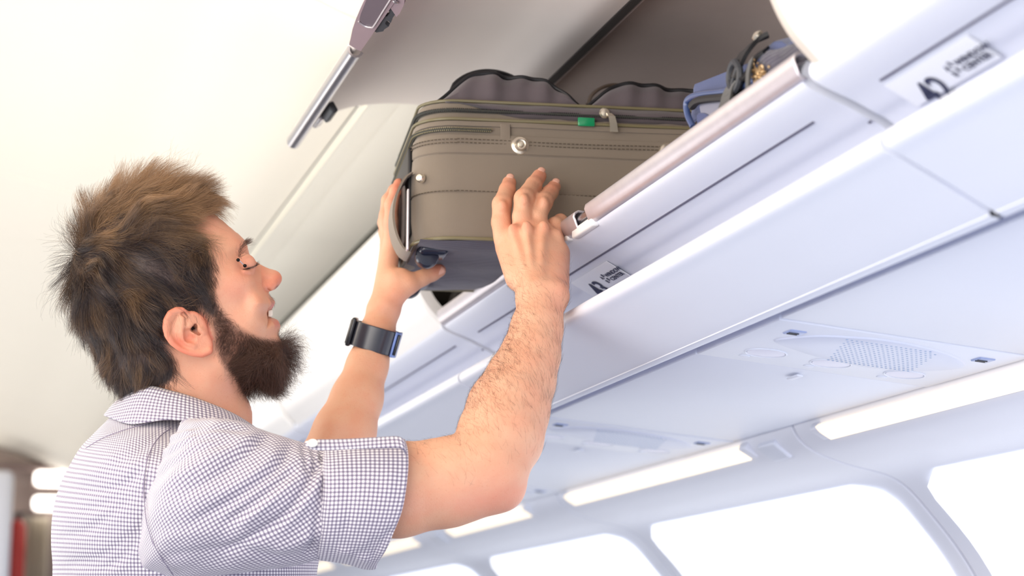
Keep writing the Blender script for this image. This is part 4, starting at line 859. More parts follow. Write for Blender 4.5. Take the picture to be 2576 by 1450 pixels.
mx2 = nt.nodes.new('ShaderNodeMix'); mx2.data_type = 'RGBA'; mx2.blend_type = 'MULTIPLY'; mx2.inputs[0].default_value = .8
rp = nt.nodes.new('ShaderNodeValToRGB'); rp.color_ramp.elements[0].position = .35; rp.color_ramp.elements[1].position = .65; rp.color_ramp.elements[0].color = (1, .90, .86, 1); rp.color_ramp.elements[1].color = (1, 1, .98, 1)
lk = nt.links.new
lk(tc.outputs['Object'], n1_.inputs[0]); lk(tc.outputs['Object'], fr_.inputs[0]); lk(n1_.outputs[0], rp.inputs[0]); lk(fr_.outputs[0], rm.inputs[0]); lk(at_n.outputs['Color'], mx1.inputs[6]); lk(rp.outputs[0], mx1.inputs[7])
lk(mx1.outputs[2], mx2.inputs[6]); lk(rm.outputs[0], mx2.inputs[7]); lk(mx2.outputs[2], b_.inputs['Base Color'])
vr = nt.nodes.new('ShaderNodeTexVoronoi'); vr.inputs['Scale'].default_value = 520; bpn = nt.nodes.new('ShaderNodeBump'); bpn.inputs['Strength'].default_value = .22; bpn.inputs['Distance'].default_value = .0006
lk(tc.outputs['Object'], vr.inputs[0]); lk(vr.outputs['Distance'], bpn.inputs['Height']); lk(bpn.outputs[0], b_.inputs['Normal'])
man = empty('person', at(440, 2300, 2.25)*np.array((1, 1, 0))+np.array((0, 0, -1.2)), 'bearded man in a checked shirt reaching up to push the suitcase into the bin', 'person')
body = mesh('body', VV, FF, M_skin, man, smooth=2)
ca = body.data.color_attributes.new('skin_colour', 'FLOAT_COLOR', 'POINT'); ca.data.foreach_set('color', np.c_[CC, np.ones(len(CC))].astype(np.float32).ravel())
# fingernails
M_nail = mat('fingernail', rgb(236, 180, 158), .35, coat=.15)
def nail(c, d, nrm, w, l):
    c = np.array(c); d = np.array(d)/np.linalg.norm(d); n_ = np.array(nrm); n_ = n_-d*(n_@d); n_ /= np.linalg.norm(n_); s_ = np.cross(d, n_); v = []
    for j in range(7):
        for i in range(7):
            a, b = (i/6-.5)*2, (j/6-.5)*2; e = math.sqrt(max(0, 1-.35*b*b)); v.append(c+d*b*l*(1-.12*a*a)+s_*a*w*e+n_*(-.30*w*a*a+.0004-.0008*(b < -.9)))
    f = [(j*7+i, j*7+i+1, j*7+i+8, j*7+i+7) for j in range(6) for i in range(6)]; o = mesh('fingernail', v, f, M_nail, man, smooth=2); o.modifiers.new('s', 'SOLIDIFY').thickness = .0006; return o
for c in ('index', 'middle', 'ring'):
    a, b = fing[c][-2], fing[c][-1]; pa, pb = A_(*a[:3]), A_(*b[:3]); d = (pb-pa)/np.linalg.norm(pb-pa); n_ = -ray(b[0], b[1])+CU*.35; n_ = n_-d*(n_@d); n_ /= np.linalg.norm(n_)
    nail(pb+d*.0022+n_*(pr(b[3], b[2])*1.075), d, n_, .0046, .0050)
a, b = fingL['thumb'][-2:]; pa, pb = A_(*a[:3]), A_(*b[:3]); d = (pb-pa)/np.linalg.norm(pb-pa); nail(pb+d*.001-ray(b[0], b[1])/1.0*pr(b[3], b[2])*.98, d, -ray(b[0], b[1])+CU*.25, .0052, .006)
# eye, teeth, brow beads
M_eye = mat('eyeball', rgb(236, 232, 228), .15, coat=.6); M_tooth = mat('tooth', rgb(240, 234, 220), .25); M_bead = mat('black steel bead', rgb(16, 16, 18), .12, .6)
for s_ in (1, -1):
    e = MB().lathe(hp(613, 670, s_*.0305)-hx*.0112, hx, [(.001, .001)]+[(.0105*math.sin(a), .0115-.0105*math.cos(a)) for a in np.linspace(.2, 2.9, 14)]+[(.001, .022)], 24).build('eyeball', M_eye, man)
for k, (u, v, z, w) in enumerate(((683,787,.004,.004),(682,788,.011,.0035),(679,789,.0165,.003),(683,787,-.004,.004),(682,788,-.011,.0035))):
    MB().box(hp(u-2, v, z), .004, .0075, w*1.75, ax=(hx, hy, hz), bev=.0012).build('tooth', M_tooth, man)
bar = MB().tube([hp(596, 656, .0530), hp(604, 664, .0500), hp(613, 672, .0485)], .0007, 8).build('brow_bar', M_alu, man); bar['label'] = 'thin steel bar of the eyebrow piercing'
for (u, v, z) in ((595, 657, .0545), (612, 671, .0495)):
    MB().lathe(hp(u, v, z)-hz*.0014, hz, [(max(.0002, .0021*math.sin(t_)), .0019-.0021*math.cos(t_)) for t_ in np.linspace(.1, 3.04, 10)], 18).build('piercing_bead', M_bead, man, smooth=2)
# ================================================================ checked shirt
M_shirt = bpy.data.materials.new('small navy check shirting'); M_shirt.use_nodes = True; nt = M_shirt.node_tree; b_ = nt.nodes['Principled BSDF']; b_.inputs['Roughness'].default_value = .8; b_.inputs['Sheen Weight'].default_value = .15
uvn = nt.nodes.new('ShaderNodeUVMap'); uvn.uv_map = 'UVMap'; sp = nt.nodes.new('ShaderNodeSeparateXYZ'); nt.links.new(uvn.outputs[0], sp.inputs[0])
def line_node(sock, period=.0043, duty=.45):
    m1 = nt.nodes.new('ShaderNodeMath'); m1.operation = 'DIVIDE'; m1.inputs[1].default_value = period; m2 = nt.nodes.new('ShaderNodeMath'); m2.operation = 'PINGPONG'; m2.inputs[1].default_value = .5
    m3 = nt.nodes.new('ShaderNodeMapRange'); m3.interpolation_type = 'SMOOTHSTEP'; m3.inputs[1].default_value = duty/2-.05; m3.inputs[2].default_value = duty/2+.05; m3.inputs[3].default_value = 1; m3.inputs[4].default_value = 0
    nt.links.new(sock, m1.inputs[0]); nt.links.new(m1.outputs[0], m2.inputs[0]); nt.links.new(m2.outputs[0], m3.inputs[0]); return m3.outputs[0]
la, lb = line_node(sp.outputs[0]), line_node(sp.outputs[1])
c0 = rgb(226, 221, 223); cl = rgb(156, 148, 164)
prev = None
for s_ in (la, lb):
    mx = nt.nodes.new('ShaderNodeMix'); mx.data_type = 'RGBA'; mx.blend_type = 'MULTIPLY'; mx.inputs[7].default_value = tuple(cl[i]/c0[i] for i in range(3))+(1,)
    nt.links.new(s_, mx.inputs[0])
    if prev is None: mx.inputs[6].default_value = c0
    else: nt.links.new(prev, mx.inputs[6])
    prev = mx.outputs[2]
nt.links.new(prev, b_.inputs['Base Color'])
nz = nt.nodes.new('ShaderNodeTexNoise'); nz.inputs['Scale'].default_value = 90; tcn = nt.nodes.new('ShaderNodeTexCoord'); bq = nt.nodes.new('ShaderNodeBump'); bq.inputs['Strength'].default_value = .25; bq.inputs['Distance'].default_value = .002
nt.links.new(tcn.outputs['Object'], nz.inputs[0]); nt.links.new(nz.outputs[0], bq.inputs['Height']); nt.links.new(bq.outputs[0], b_.inputs['Normal'])
M_thread = mat('shirt seam thread', rgb(128, 120, 140), .8); M_button = mat('pearly button', rgb(238, 234, 224), .2, coat=.5)
def stroke(u, v, pts, w):
    """distance of pixels (u, v) to a smooth polyline -> (gaussian weight fading at its ends, signed distance)"""
    P = crom(np.array(pts, float), 5); d = np.full(u.shape, 1e9); tt = np.zeros(u.shape); n = len(P)-1
    for i in range(n):
        a, e = P[i], P[i+1]-P[i]; t = np.clip(((u-a[0])*e[0]+(v-a[1])*e[1])/(e@e+1e-9), 0, 1); q = np.hypot(u-a[0]-t*e[0], v-a[1]-t*e[1]); m = q < d; d = np.where(m, q, d); tt = np.where(m, (i+t)/n, tt)
    return np.exp(-.5*(d/w)**2)*np.clip(np.sin(np.pi*np.clip(tt*.92+.04, 0, 1))*1.6, 0, 1)
def loft(name, st, parent, uvrot=0.0, NU=200, NV=180, exp_=1.0, strokes=(), side=1, noise=.0, caps=False, cut=None, uvoff=(0, 0), bulge=None, inner=0.0, m=None):
    """stations (top px, bottom px, depth, half thickness) swept into a tube; UVs in metres of cloth"""
    T = np.array([s[0] for s in st], float); B_ = np.array([s[1] for s in st], float); D_ = np.array([s[2] for s in st]); Wd = np.array([s[3] for s in st]); bu = np.array([s[4] if len(s) > 4 else 0 for s in st])
    Q = crom(np.c_[T, B_, D_, Wd, bu], max(2, NU//(len(st)-1))); V = []; th = np.linspace(0, 2*math.pi, NV+1)[:-1]; C0 = []
    for q in Q:
        t = at(q[0], q[1], q[4]); b = at(q[2], q[3], q[4]); c = (t+b)/2; C0.append(c); h = (t-b)/2; w = -ray((q[0]+q[2])/2, (q[1]+q[3])/2)*q[5]
        ca, sa = np.cos(th), np.sin(th); ca = np.sign(ca)*np.abs(ca)**exp_; sa = np.sign(sa)*np.abs(sa)**exp_
        ring = c+ca[:, None]*h+sa[:, None]*w
        if q[6]: ring = ring+(np.maximum(sa, 0)**2)[:, None]*CR*q[6]*q[4]/F_PX
        V.append(ring)
    V = np.array(V); C0 = np.array(C0); n = len(Q)
    s = np.concatenate([[0], np.cumsum(np.linalg.norm(np.diff(V[:, NV//4 if side > 0 else 3*NV//4], axis=0), axis=1))])
    circ = np.mean([np.sum(np.linalg.norm(np.diff(np.r_[r, r[:1]], axis=0), axis=1)) for r in V[::8]])
    arc = np.array([np.r_[0, np.cumsum(np.linalg.norm(np.diff(r, axis=0), axis=1))] for r in V]); arc = arc-arc[:, [NV//4]]
    N = np.cross(np.gradient(V, axis=0), np.roll(V, -1, 1)-np.roll(V, 1, 1)); N /= np.linalg.norm(N, axis=2)[..., None]+1e-12
    if ((V-C0[:, None])*N).sum() < 0: N = -N
    uu, vv = to_px(V.reshape(-1, 3)); uu = uu.reshape(V.shape[:2]); vv = vv.reshape(V.shape[:2]); face = np.clip(-(N@ray(1000, 1000))*2.2+.25, 0, 1)
    disp = np.zeros(V.shape[:2])
    for pts, amp, w in strokes: disp += amp*1e-3*stroke(uu, vv, pts, w)*face
    if noise:
        for fx, fy, a, ph in ((38, 5, 1, 0), (71, 9, .5, 1.3), (23, 11, .8, 2.2), (120, 14, .25, .7)): disp += noise*a*np.sin(s[:, None]*fx+th[None]*fy*.6+ph+1.5*np.sin(th*2+ph)[None]+np.sin(s*13+ph)[:, None])
    V = V+N*disp[..., None]
    UVx, UVy = np.repeat(s[:, None], NV+1, 1), np.c_[arc, arc[:, -1]][:, :NV+1]
    V2 = np.concatenate([V, V[:, :1]], 1).reshape(-1, 3); arc2 = np.concatenate([arc, arc[:, :1]*0+arc[:, -1:]+np.linalg.norm(V[:, :1]-V[:, -1:], axis=2)], 1)
    c_, s_ = math.cos(uvrot), math.sin(uvrot); uv = np.stack([UVx*c_-arc2*s_+uvoff[0], UVx*s_+arc2*c_+uvoff[1]], -1).reshape(-1, 2); m_ = NV+1
    f = [(i*m_+k, i*m_+k+1, (i+1)*m_+k+1, (i+1)*m_+k) for i in range(n-1) for k in range(NV)]
    o = mesh(name, V2, f, m or M_shirt, parent, smooth=2, uv=uv)
    bm = bmesh.new(); bm.from_mesh(o.data); bmesh.ops.remove_doubles(bm, verts=bm.verts, dist=1e-6); bmesh.ops.recalc_face_normals(bm, faces=bm.faces); bm.to_mesh(o.data); bm.free()
    return o, V
shirt = bpy.data.objects.new('shirt', None); C.objects.link(shirt); shirt.parent = man; shirt['label'] = 'rumpled white shirt with a small navy check'
TS = [((175,2460),(700,2460),2.27,.165),((168,2100),(720,2100),2.27,.16),((140,1780),(770,1760),2.27,.17),((132,1560),(792,1540),2.27,.175),((134,1450),(797,1450),2.27,.178),((128,1370),(800,1400),2.265,.183),((134,1295),(790,1350),2.26,.188),((158,1210),(770,1300),2.258,.190),((196,1140),(745,1240),2.255,.184),((236,1090),(715,1180),2.252,.150),((268,1058),(680,1125),2.252,.108),((296,1034),(650,1095),2.25,.080),((312,1020),(636,1082),2.25,.070)]
tst = [([(250,1440),(330,1380),(366,1290)],-2.2,9),([(160,1420),(260,1400),(350,1330)],-2.0,10),([(150,1350),(230,1330),(340,1240)],-2.0,9),([(180,1440),(240,1445),(330,1420)],1.6,10),([(380,1420),(420,1440),(440,1500)],-2.5,9),([(200,1290),(280,1260),(360,1190)],-1.6,9),([(188,1225),(260,1235),(330,1205),(372,1160)],-2.4,7),([(190,1195),(240,1190),(300,1150)],2.0,12),([(250,1180),(330,1150),(400,1095)],-1.6,8),([(300,1120),(360,1100),(430,1060)],1.6,10),([(150,1300),(220,1300),(300,1290)],1.2,12)]
o_t, Vt = loft('shirt_body', TS, shirt, uvrot=math.pi/2*0+.0, NU=240, NV=260, strokes=tst, noise=.0008)
SS = [((452,1066),(352,1436),2.13,.054,-34),((470,1058),(372,1442),2.118,.074,-32),((496,1053),(410,1447),2.102,.086,-24),((540,1049),(470,1450),2.09,.089,-10),((600,1062),(545,1446),2.082,.082),((650,1082),(610,1441),2.078,.080),((700,1098),(680,1433),2.076,.076),((745,1112),(742,1424),2.075,.072),((790,1124),(785,1414),2.075,.068),((830,1132),(815,1404),2.075,.064),((870,1134),(850,1395),2.075,.060)]
sst = [([(745,1175),(706,1215),(660,1252),(612,1288),(570,1318)],-6.5,10),([(740,1200),(700,1240),(650,1285),(600,1325)],3.5,11),([(824,1142),(800,1172),(772,1222),(725,1290),(650,1345),(560,1390)],-5.5,9),([(818,1180),(790,1230),(750,1285),(700,1335)],3.0,11),
       ([(828,1160),(818,1210),(803,1285),(785,1360),(770,1400)],-5,8),([(812,1250),(795,1310),(775,1370)],2.5,9),([(737,1112),(708,1165),(650,1215),(570,1270),(480,1315)],-4.5,10),([(700,1120),(670,1165),(610,1210),(530,1255)],3.2,12),([(682,1095),(650,1115),(610,1150),(540,1200),(450,1250)],-3.8,10),([(650,1092),(600,1118),(520,1160),(420,1215)],3.0,12),
       ([(383,1130),(425,1092),(480,1072),(540,1060)],-3.8,6),([(378,1150),(430,1112),(490,1088),(560,1078),(640,1088)],-3.6,7),([(375,1175),(430,1135),(500,1105),(580,1098)],-3.0,7),([(372,1210),(440,1165),(520,1125),(600,1118)],-2.4,8),([(374,1140),(425,1102),(485,1080)],3.0,5),([(374,1162),(430,1124),(495,1096)],3.0,6),
       ([(400,1400),(480,1392),(580,1382),(700,1400),(770,1400)],-2.6,10),([(395,1360),(470,1345),(560,1338)],2.0,12),([(690,1385),(740,1370),(790,1340)],2.2,10),([(372,1250),(430,1215),(500,1180)],2.0,12),([(760,1112),(770,1150),(775,1190)],-3.0,6),([(785,1120),(792,1150),(790,1185)],-3.0,6),([(805,1128),(812,1150)],-3,5),([(410,1430),(500,1425),(620,1425)],1.8,9)]
o_s, Vs = loft('sleeve', SS, shirt, uvrot=math.radians(36), NU=300, NV=300, strokes=sst, noise=.0010)
CS = [((815,1128),(795,1398),2.072,.058,0),((822,1122),(803,1410),2.072,.068,10),((860,1114),(838,1416),2.072,.071,14),((920,1106),(880,1424),2.072,.072,18),((970,1102),(915,1432),2.072,.071,22),((1014,1104),(940,1432),2.072,.068,30),((1019,1108),(946,1424),2.072,.065,31),((1012,1116),(938,1412),2.072,.060,28),((960,1120),(905,1405),2.072,.055,20)]
cst = [([(880,1395),(920,1390),(950,1350)],-2.2,9),([(850,1380),(900,1400),(935,1418)],2.0,8),([(990,1330),(960,1370),(930,1410)],-2.5,8),([(870,1200),(880,1280),(865,1350)],-1.2,10),([(985,1180),(980,1250)],1.2,12)]
o_c, Vc_ = loft('sleeve_cuff', CS, shirt, uvrot=0.0, NU=180, NV=240, strokes=cst, noise=.0004, uvoff=(.001, .002))
# far sleeve (only its edge could ever be seen)
FS = [((520,1080),(430,1440),2.37,.07),((600,1110),(560,1420),2.40,.075),((680,1140),(660,1400),2.40,.068),((740,1160),(730,1370),2.395,.060)]
loft('sleeve', FS, shirt, uvrot=.6, NU=60, NV=90, noise=.0012); loft('sleeve_cuff', [((726,1156),(716,1376),2.395,.064,0),((790,1150),(775,1352),2.392,.058,6),((782,1158),(770,1344),2.392,.050,6)], shirt, NU=40, NV=80)
# button tab holding the rolled sleeve, with its button
tp = [(764,1108,1.988),(800,1106,1.988),(860,1105,1.992),(940,1101,1.997),(995,1098,2.0),(1012,1103,2.0),(1018,1112,2.01)]; bt = [(768,1126,1.982),(800,1133,1.982),(865,1131,1.986),(940,1128,1.989),(1000,1127,1.992),(1018,1132,1.995),(1024,1142,2.006)]
A1 = crom([at(*p) for p in tp], 8); A2 = crom([at(*p) for p in bt], 8); v = []; uv = []; f = []; n = len(A1); s = np.r_[0, np.cumsum(np.linalg.norm(np.diff(A1, axis=0), axis=1))]
for i in range(n):
    e = min(1.0, s[i]/.008); e = math.sqrt(max(.02, 1-(1-e)**2))
    for j in range(9):
        t = .5+(j/8-.5)*e; p = A1[i]*(1-t)+A2[i]*t; p = p-ray(900, 1110)*(.0012*math.sin(math.pi*j/8)+.0015); v.append(p); uv.append((s[i], t*np.linalg.norm(A1[i]-A2[i])))
f = [(i*9+j, i*9+j+1, (i+1)*9+j+1, (i+1)*9+j) for i in range(n-1) for j in range(8)]
o = mesh('sleeve_tab', v, f, M_shirt, shirt, smooth=2, uv=uv); o.modifiers.new('s', 'SOLIDIFY').thickness = .0022
bn = -ray(785, 1119); bn = bn/np.linalg.norm(bn)+CU*1.1; bn /= np.linalg.norm(bn); bc = at(786, 1117, 1.9795)
bo = MB().lathe(bc, bn, [(.002, 0), (.0052, .0002), (.0054, .0014), (.0047, .0020), (.0038, .0014), (.001, .0012)], 28).build('button', M_button, shirt)
# seams
def seam_on(Vg, pts, name='seam', r=.0007, lift=.0002):
    P = crom(np.array(pts, float), 8); G_ = Vg.reshape(-1, 3); u, v = to_px(G_); z = G_@CF; out = []
    for a, b in P:
        d = np.hypot(u-a, v-b); k = np.where(d < 7)[0]
        if len(k) == 0: continue
        q = G_[k[np.argmin(z[k])]]; out.append(at(a, b, (q@CF))-ray(a, b)*lift)
    if len(out) > 2: MB().tube(out, r, 6).build(name, M_thread, shirt)
allV = np.concatenate([Vt.reshape(-1, 3), Vs.reshape(-1, 3)])
seam_on(allV, [(430,1078),(405,1096),(386,1120),(372,1152),(365,1190),(362,1233),(364,1275),(370,1320),(386,1369),(410,1410),(436,1448)], 'armhole_seam', .0006)
seam_on(allV, [(216,1128),(260,1102),(317,1081),(370,1066),(415,1054)], 'yoke_seam', .0005)
# collar
def ribbon(top, bot, name, off=0.0, th=.0022, per=10):
    A1 = crom([at(*p) for p in top], per, closed=False); A2 = crom([at(*p) for p in bot], per, closed=False); n = len(A1); s = np.r_[0, np.cumsum(np.linalg.norm(np.diff((A1+A2)/2, axis=0), axis=1))]; v = []; uv = []; J = 10
    for i in range(n):
        w = np.linalg.norm(A1[i]-A2[i]); mid = (A1[i]+A2[i])/2; out_ = mid-at(480, 1040, 2.25); out_ /= np.linalg.norm(out_)
        for j in range(J+1):
            t = j/J; v.append(A1[i]*(1-t)+A2[i]*t+out_*(.004*math.sin(math.pi*t**.6)+off)); uv.append((s[i], t*w))
    f = [(i*(J+1)+j, i*(J+1)+j+1, (i+1)*(J+1)+j+1, (i+1)*(J+1)+j) for i in range(n-1) for j in range(J)]
    o = mesh(name, v, f, M_shirt, shirt, smooth=2, uv=uv); o.modifiers.new('s', 'SOLIDIFY').thickness = th; return o
ct = [(655,1098,2.27),(645,1084,2.235),(588,1046,2.195),(503,1010,2.178),(432,988,2.178),(369,975,2.195),(322,998,2.235),(316,1010,2.27),(330,1024,2.30),(400,1040,2.325),(500,1060,2.33),(600,1090,2.31),(650,1100,2.28)]
cb = [(668,1112,2.265),(652,1100,2.225),(604,1078,2.165),(510,1064,2.146),(420,1058,2.146),(330,1068,2.165),(272,1050,2.215),(266,1048,2.27),(285,1052,2.32),(390,1066,2.36),(500,1090,2.365),(610,1120,2.34),(662,1118,2.285)]
ribbon(ct, cb, 'collar'); cs = [(a+(480-a)*.06, b+34, c+(2.25-c)*.12) for a, b, c in ct]; ribbon([(a+(480-a)*.04, b+2, c+(2.25-c)*.08) for a, b, c in ct], cs, 'collar_stand')
# trousers and shoes below the frame
M_jean = mat('dark blue denim', rgb(52, 62, 88), .85, noise=.15, nscale=200); M_shoe = mat('brown leather shoe', rgb(84, 58, 40), .45)
hipc = at(440, 2440, 2.27); 
tr = bpy.data.objects.new('trousers', None); C.objects.link(tr); tr.parent = man
v = []; f = []; NV = 40
for k, (dz, w, d) in enumerate(((.06, .115, .155), (0, .12, .165), (-.08, .122, .17), (-.14, .115, .165))):
    for i in range(NV): a = 2*math.pi*i/NV; v.append(hipc+hx*w*math.cos(a)+hz*d*math.sin(a)+np.array((0, 0, dz)))
f = [(k*NV+i, k*NV+(i+1) % NV, (k+1)*NV+(i+1) % NV, (k+1)*NV+i) for k in range(3) for i in range(NV)]+[tuple(range(NV)), tuple(range(4*NV-1, 3*NV-1, -1))]
mesh('trouser_seat', v, f, M_jean, tr)
zf = -1.2
for sgn in (-1, 1):
    top = hipc+hz*.085*sgn+np.array((0, 0, -.08)); knee = top+np.array((.02, 0, -.36))+hz*.01*sgn; ank = np.array((top[0]-.01, top[1], zf+.09))+hz*.02*sgn
    MB().tube(crom([top, (top+knee)/2+hx*.01, knee, (knee+ank)/2-hx*.01, ank], 5), np.interp(np.linspace(0, 1, 21), [0, .45, .6, 1], [.088, .066, .062, .052]), 26).build('trouser_leg', M_jean, tr)
    fx = np.array((hx[0], hx[1], 0)); fx /= np.linalg.norm(fx); fy = np.array((-fx[1], fx[0], 0)); c = np.array((ank[0], ank[1], zf))+fx*.05
    v, f = sbox((0, 0, 0), (.135, .048, .05), .55, 32, 16, lambda p: np.array((p[0], p[1]*(1-.15*(p[0] < -.05)), max(-.05, p[2]*(1.0 if p[0] < 0 else 1-.45*p[0]/.135)))))
    v = [c+fx*p[0]+fy*p[1]+np.array((0, 0, p[2]+.05)) for p in v]; mesh('shoe', v, f, M_shoe, man)
# ================================================================ watch on the far wrist
M_wst = mat('black glossy strap', rgb(44, 46, 58), .3, coat=.3); M_wcl = mat('blue grey steel clasp', rgb(110, 128, 176), .22, .8); M_wcs = mat('dark watch case', rgb(30, 32, 38), .25)
wc = at(944, 852, 2.448); wa = at(966, 785, 2.464)-at(924, 918, 2.44); wa /= np.linalg.norm(wa); wa = wa*1.0+CF*-.34; wa /= np.linalg.norm(wa)
w1 = np.cross(wa, CF); w1 /= np.linalg.norm(w1); w1 = w1 if w1@CR > 0 else -w1; w2 = np.cross(wa, w1); w2 = w2 if w2@CF < 0 else -w2     # w1 right, w2 towards the camera
wt = empty('wristwatch', wc, 'wide black wristwatch with a blue grey clasp on the man\'s far wrist', 'watch')
def wring(a0, a1, rx, ry, hw_, th, name, m_, n=60, par=wt, pw=.8):
    v = []; f = []
    for k in range(n+1):
        t = math.radians(a0+(a1-a0)*k/n); c_, s_ = math.cos(t), math.sin(t); c_ = math.copysign(abs(c_)**pw, c_); s_ = math.copysign(abs(s_)**pw, s_)
        for (r, h) in ((0, -hw_), (th, -hw_*.96), (th, hw_*.96), (0, hw_)): v.append(wc+w1*(rx+r)*c_+w2*(ry+r)*s_+wa*h)
    f = [(k*4+q, k*4+(q+1) % 4, k*4+4+(q+1) % 4, k*4+4+q) for k in range(n) for q in range(4)]+[(3, 2, 1, 0), tuple(4*n+q for q in range(4))]
    o = mesh(name, v, f, m_, par); edge_bevel(o, .0006); return o
wring(0, 360, .0265, .0245, .0155, .0024, 'strap', M_wst)
cc_ = wc-w1*.0300; MB().box(cc_, .006, .034, .036, ax=(w1, w2, wa), bev=.0022).build('case', M_wcs, wt)
MB().box(cc_-w1*.0034, .0012, .028, .030, ax=(w1, w2, wa), bev=.0004).build('watch_glass', mat('watch glass', rgb(24, 28, 36), .05, coat=1), wt)
ck = wring(-8, 42, .0288, .0270, .0165, .002, 'clasp', M_wcl, 16)
MB().box(wc+w1*.0287+w2*.014+wa*0, .003, .008, .026, ax=(w1, w2, wa), bev=.001).build('clasp_lever', M_wcs, ck)
# ================================================================ hair, beard, brows, lashes, arm hair as strands
def hair_mat(name, c1, c2, rough=.42):
    m = bpy.data.materials.new(name); m.use_nodes = True; nt = m.node_tree; b = nt.nodes['Principled BSDF']; b.inputs['Roughness'].default_value = rough; b.inputs['Specular IOR Level'].default_value = .45; b.inputs['Anisotropic'].default_value = .5
    h = nt.nodes.new('ShaderNodeHairInfo'); mx = nt.nodes.new('ShaderNodeMix'); mx.data_type = 'RGBA'; mx.inputs[6].default_value = c1; mx.inputs[7].default_value = c2
    at2 = nt.nodes.new('ShaderNodeAttribute'); at2.attribute_name = 'tone'; ad = nt.nodes.new('ShaderNodeMath'); ad.operation = 'MULTIPLY_ADD'; ad.inputs[1].default_value = .32; nt.links.new(h.outputs['Random'], ad.inputs[0]); nt.links.new(at2.outputs['Fac'], ad.inputs[2]); ad.use_clamp = True; nt.links.new(ad.outputs[0], mx.inputs[0]); nt.links.new(mx.outputs[2], b.inputs['Base Color']); return m
def strands(name, P, R, m, parent=man, tone=.25):
    """P (n, k, 3) world points, R (k,) or (n, k) radii"""
    n, k = P.shape[:2]; hc = bpy.data.hair_curves.new(name); hc.add_curves([k]*n)
    hc.position_data.foreach_set('vector', (P-np.array(parent.location)).astype(np.float32).ravel()); R = np.broadcast_to(R, (n, k))
    at_ = hc.attributes.get('radius') or hc.attributes.new('radius', 'FLOAT', 'POINT'); at_.data.foreach_set('value', R.astype(np.float32).ravel())
    tn = hc.attributes.new('tone', 'FLOAT', 'CURVE'); tn.data.foreach_set('value', np.broadcast_to(np.asarray(tone, float), (n,)).astype(np.float32).ravel())
    hc.materials.append(m); o = bpy.data.objects.new(name, hc); C.objects.link(o); o.parent = parent; return o
RS = np.random.RandomState(11)
Nh = np.zeros_like(HL); _t = HL[Fh]; _fn = np.cross(_t[:, 2]-_t[:, 0], _t[:, 3]-_t[:, 1]); 
for c in range(4): np.add.at(Nh, Fh[:, c], _fn)
Nh /= np.linalg.norm(Nh, axis=1)[:, None]+1e-12
if (Nh*(HL-HL.mean(0))).sum() < 0: Nh = -Nh
kpx = HD/F_PX
def smooth_noise(P, sc, seed):
    r = np.random.RandomState(seed); o = np.zeros(P.shape)
    for _ in range(5): w = r.randn(3, 3)*sc; ph = r.rand(3)*6.28; o += np.sin(P@w+ph)*r.uniform(.5, 1, 3)
    return o/2.2
def grow(idx, fdir, flen, lift, k=9, grav=.0, curl=0.0, clump=0, cl_amt=.6, wav=.0, ncol=3, helix=0.0, seed=0, dn_amt=.30):
    r = np.random.RandomState(seed); n = len(idx); p0 = HL[idx]+(r.rand(n, 3)-.5)*.0012; N = Nh[idx]; u, v = prof_px(p0); d = fdir(u, v, p0, N)
    d = d-N*(d*N).sum(1)[:, None]; d /= np.linalg.norm(d, axis=1)[:, None]+1e-9; L = flen(u, v, p0)*r.uniform(.72, 1.15, n); lf = lift(u, v) if callable(lift) else np.full(n, lift); lf = lf*r.uniform(.6, 1.35, n)
    d = d+smooth_noise(p0, 95, seed+1)*dn_amt+r.randn(n, 3)*.10; pts = [p0]; cur = p0.copy(); dirv = d/np.linalg.norm(d, axis=1)[:, None]+N*lf[:, None]*1.7; dirv /= np.linalg.norm(dirv, axis=1)[:, None]
    target = d/np.linalg.norm(d, axis=1)[:, None]; ha, hb, hph, hwf = r.randn(n, 3), r.randn(n, 3), r.rand(n)*6.28, r.uniform(4, 11, n)
    for s in range(1, k):
        t = s/(k-1); st = (L/(k-1))[:, None]; ang = curl*(smooth_noise(p0*1.0+t*.03, 140, seed+5)+r.randn(n, 3)*.35)
        dirv = dirv*.72+target*.28+np.array((0, -1., 0))*grav*t+ang*st*60+smooth_noise(cur, 60, seed+3)*wav+helix*(ha*np.cos(hwf*t+hph)[:, None]+hb*np.sin(hwf*t+hph)[:, None])
        dirv /= np.linalg.norm(dirv, axis=1)[:, None]; cur = cur+dirv*st; pts.append(cur)
    P = np.stack(pts, 1)
    if clump:
        ci = r.choice(n, clump, replace=False); near_ = np.empty(n, int)
        for a in range(0, n, 2000): near_[a:a+2000] = ((p0[a:a+2000, None]-p0[ci][None])**2).sum(-1).argmin(1)
        w = (np.linspace(0, 1, k)**1.1*cl_amt)[None, :, None]*r.uniform(.45, 1.1, n)[:, None, None]; tgt = P[ci[near_]]+(p0-p0[ci[near_]])[:, None]*(1-np.linspace(0, 1, k)[None, :, None]*.8); P = P*(1-w)+tgt*w
    # keep every strand outside the head
    return P
def sample(mask, n, seed, z=None):
    r = np.random.RandomState(seed); k = np.where(mask)[0]; return r.choice(k, n, replace=True)
uH, vH = prof_px(HL); zH = np.abs(HL[:, 2]); near_side = HL[:, 2] > -.02
nose_ex = ~((uH > 640) & (zH < .02) & (vH < 735))
ear_x = (poly_sdf(HL[:, 0], HL[:, 1], eP) < .0005)
m_scalp = (ss < -1) & ~ear_x & (Nh[:, 0] < .93)
CRN = hl(190, 640)
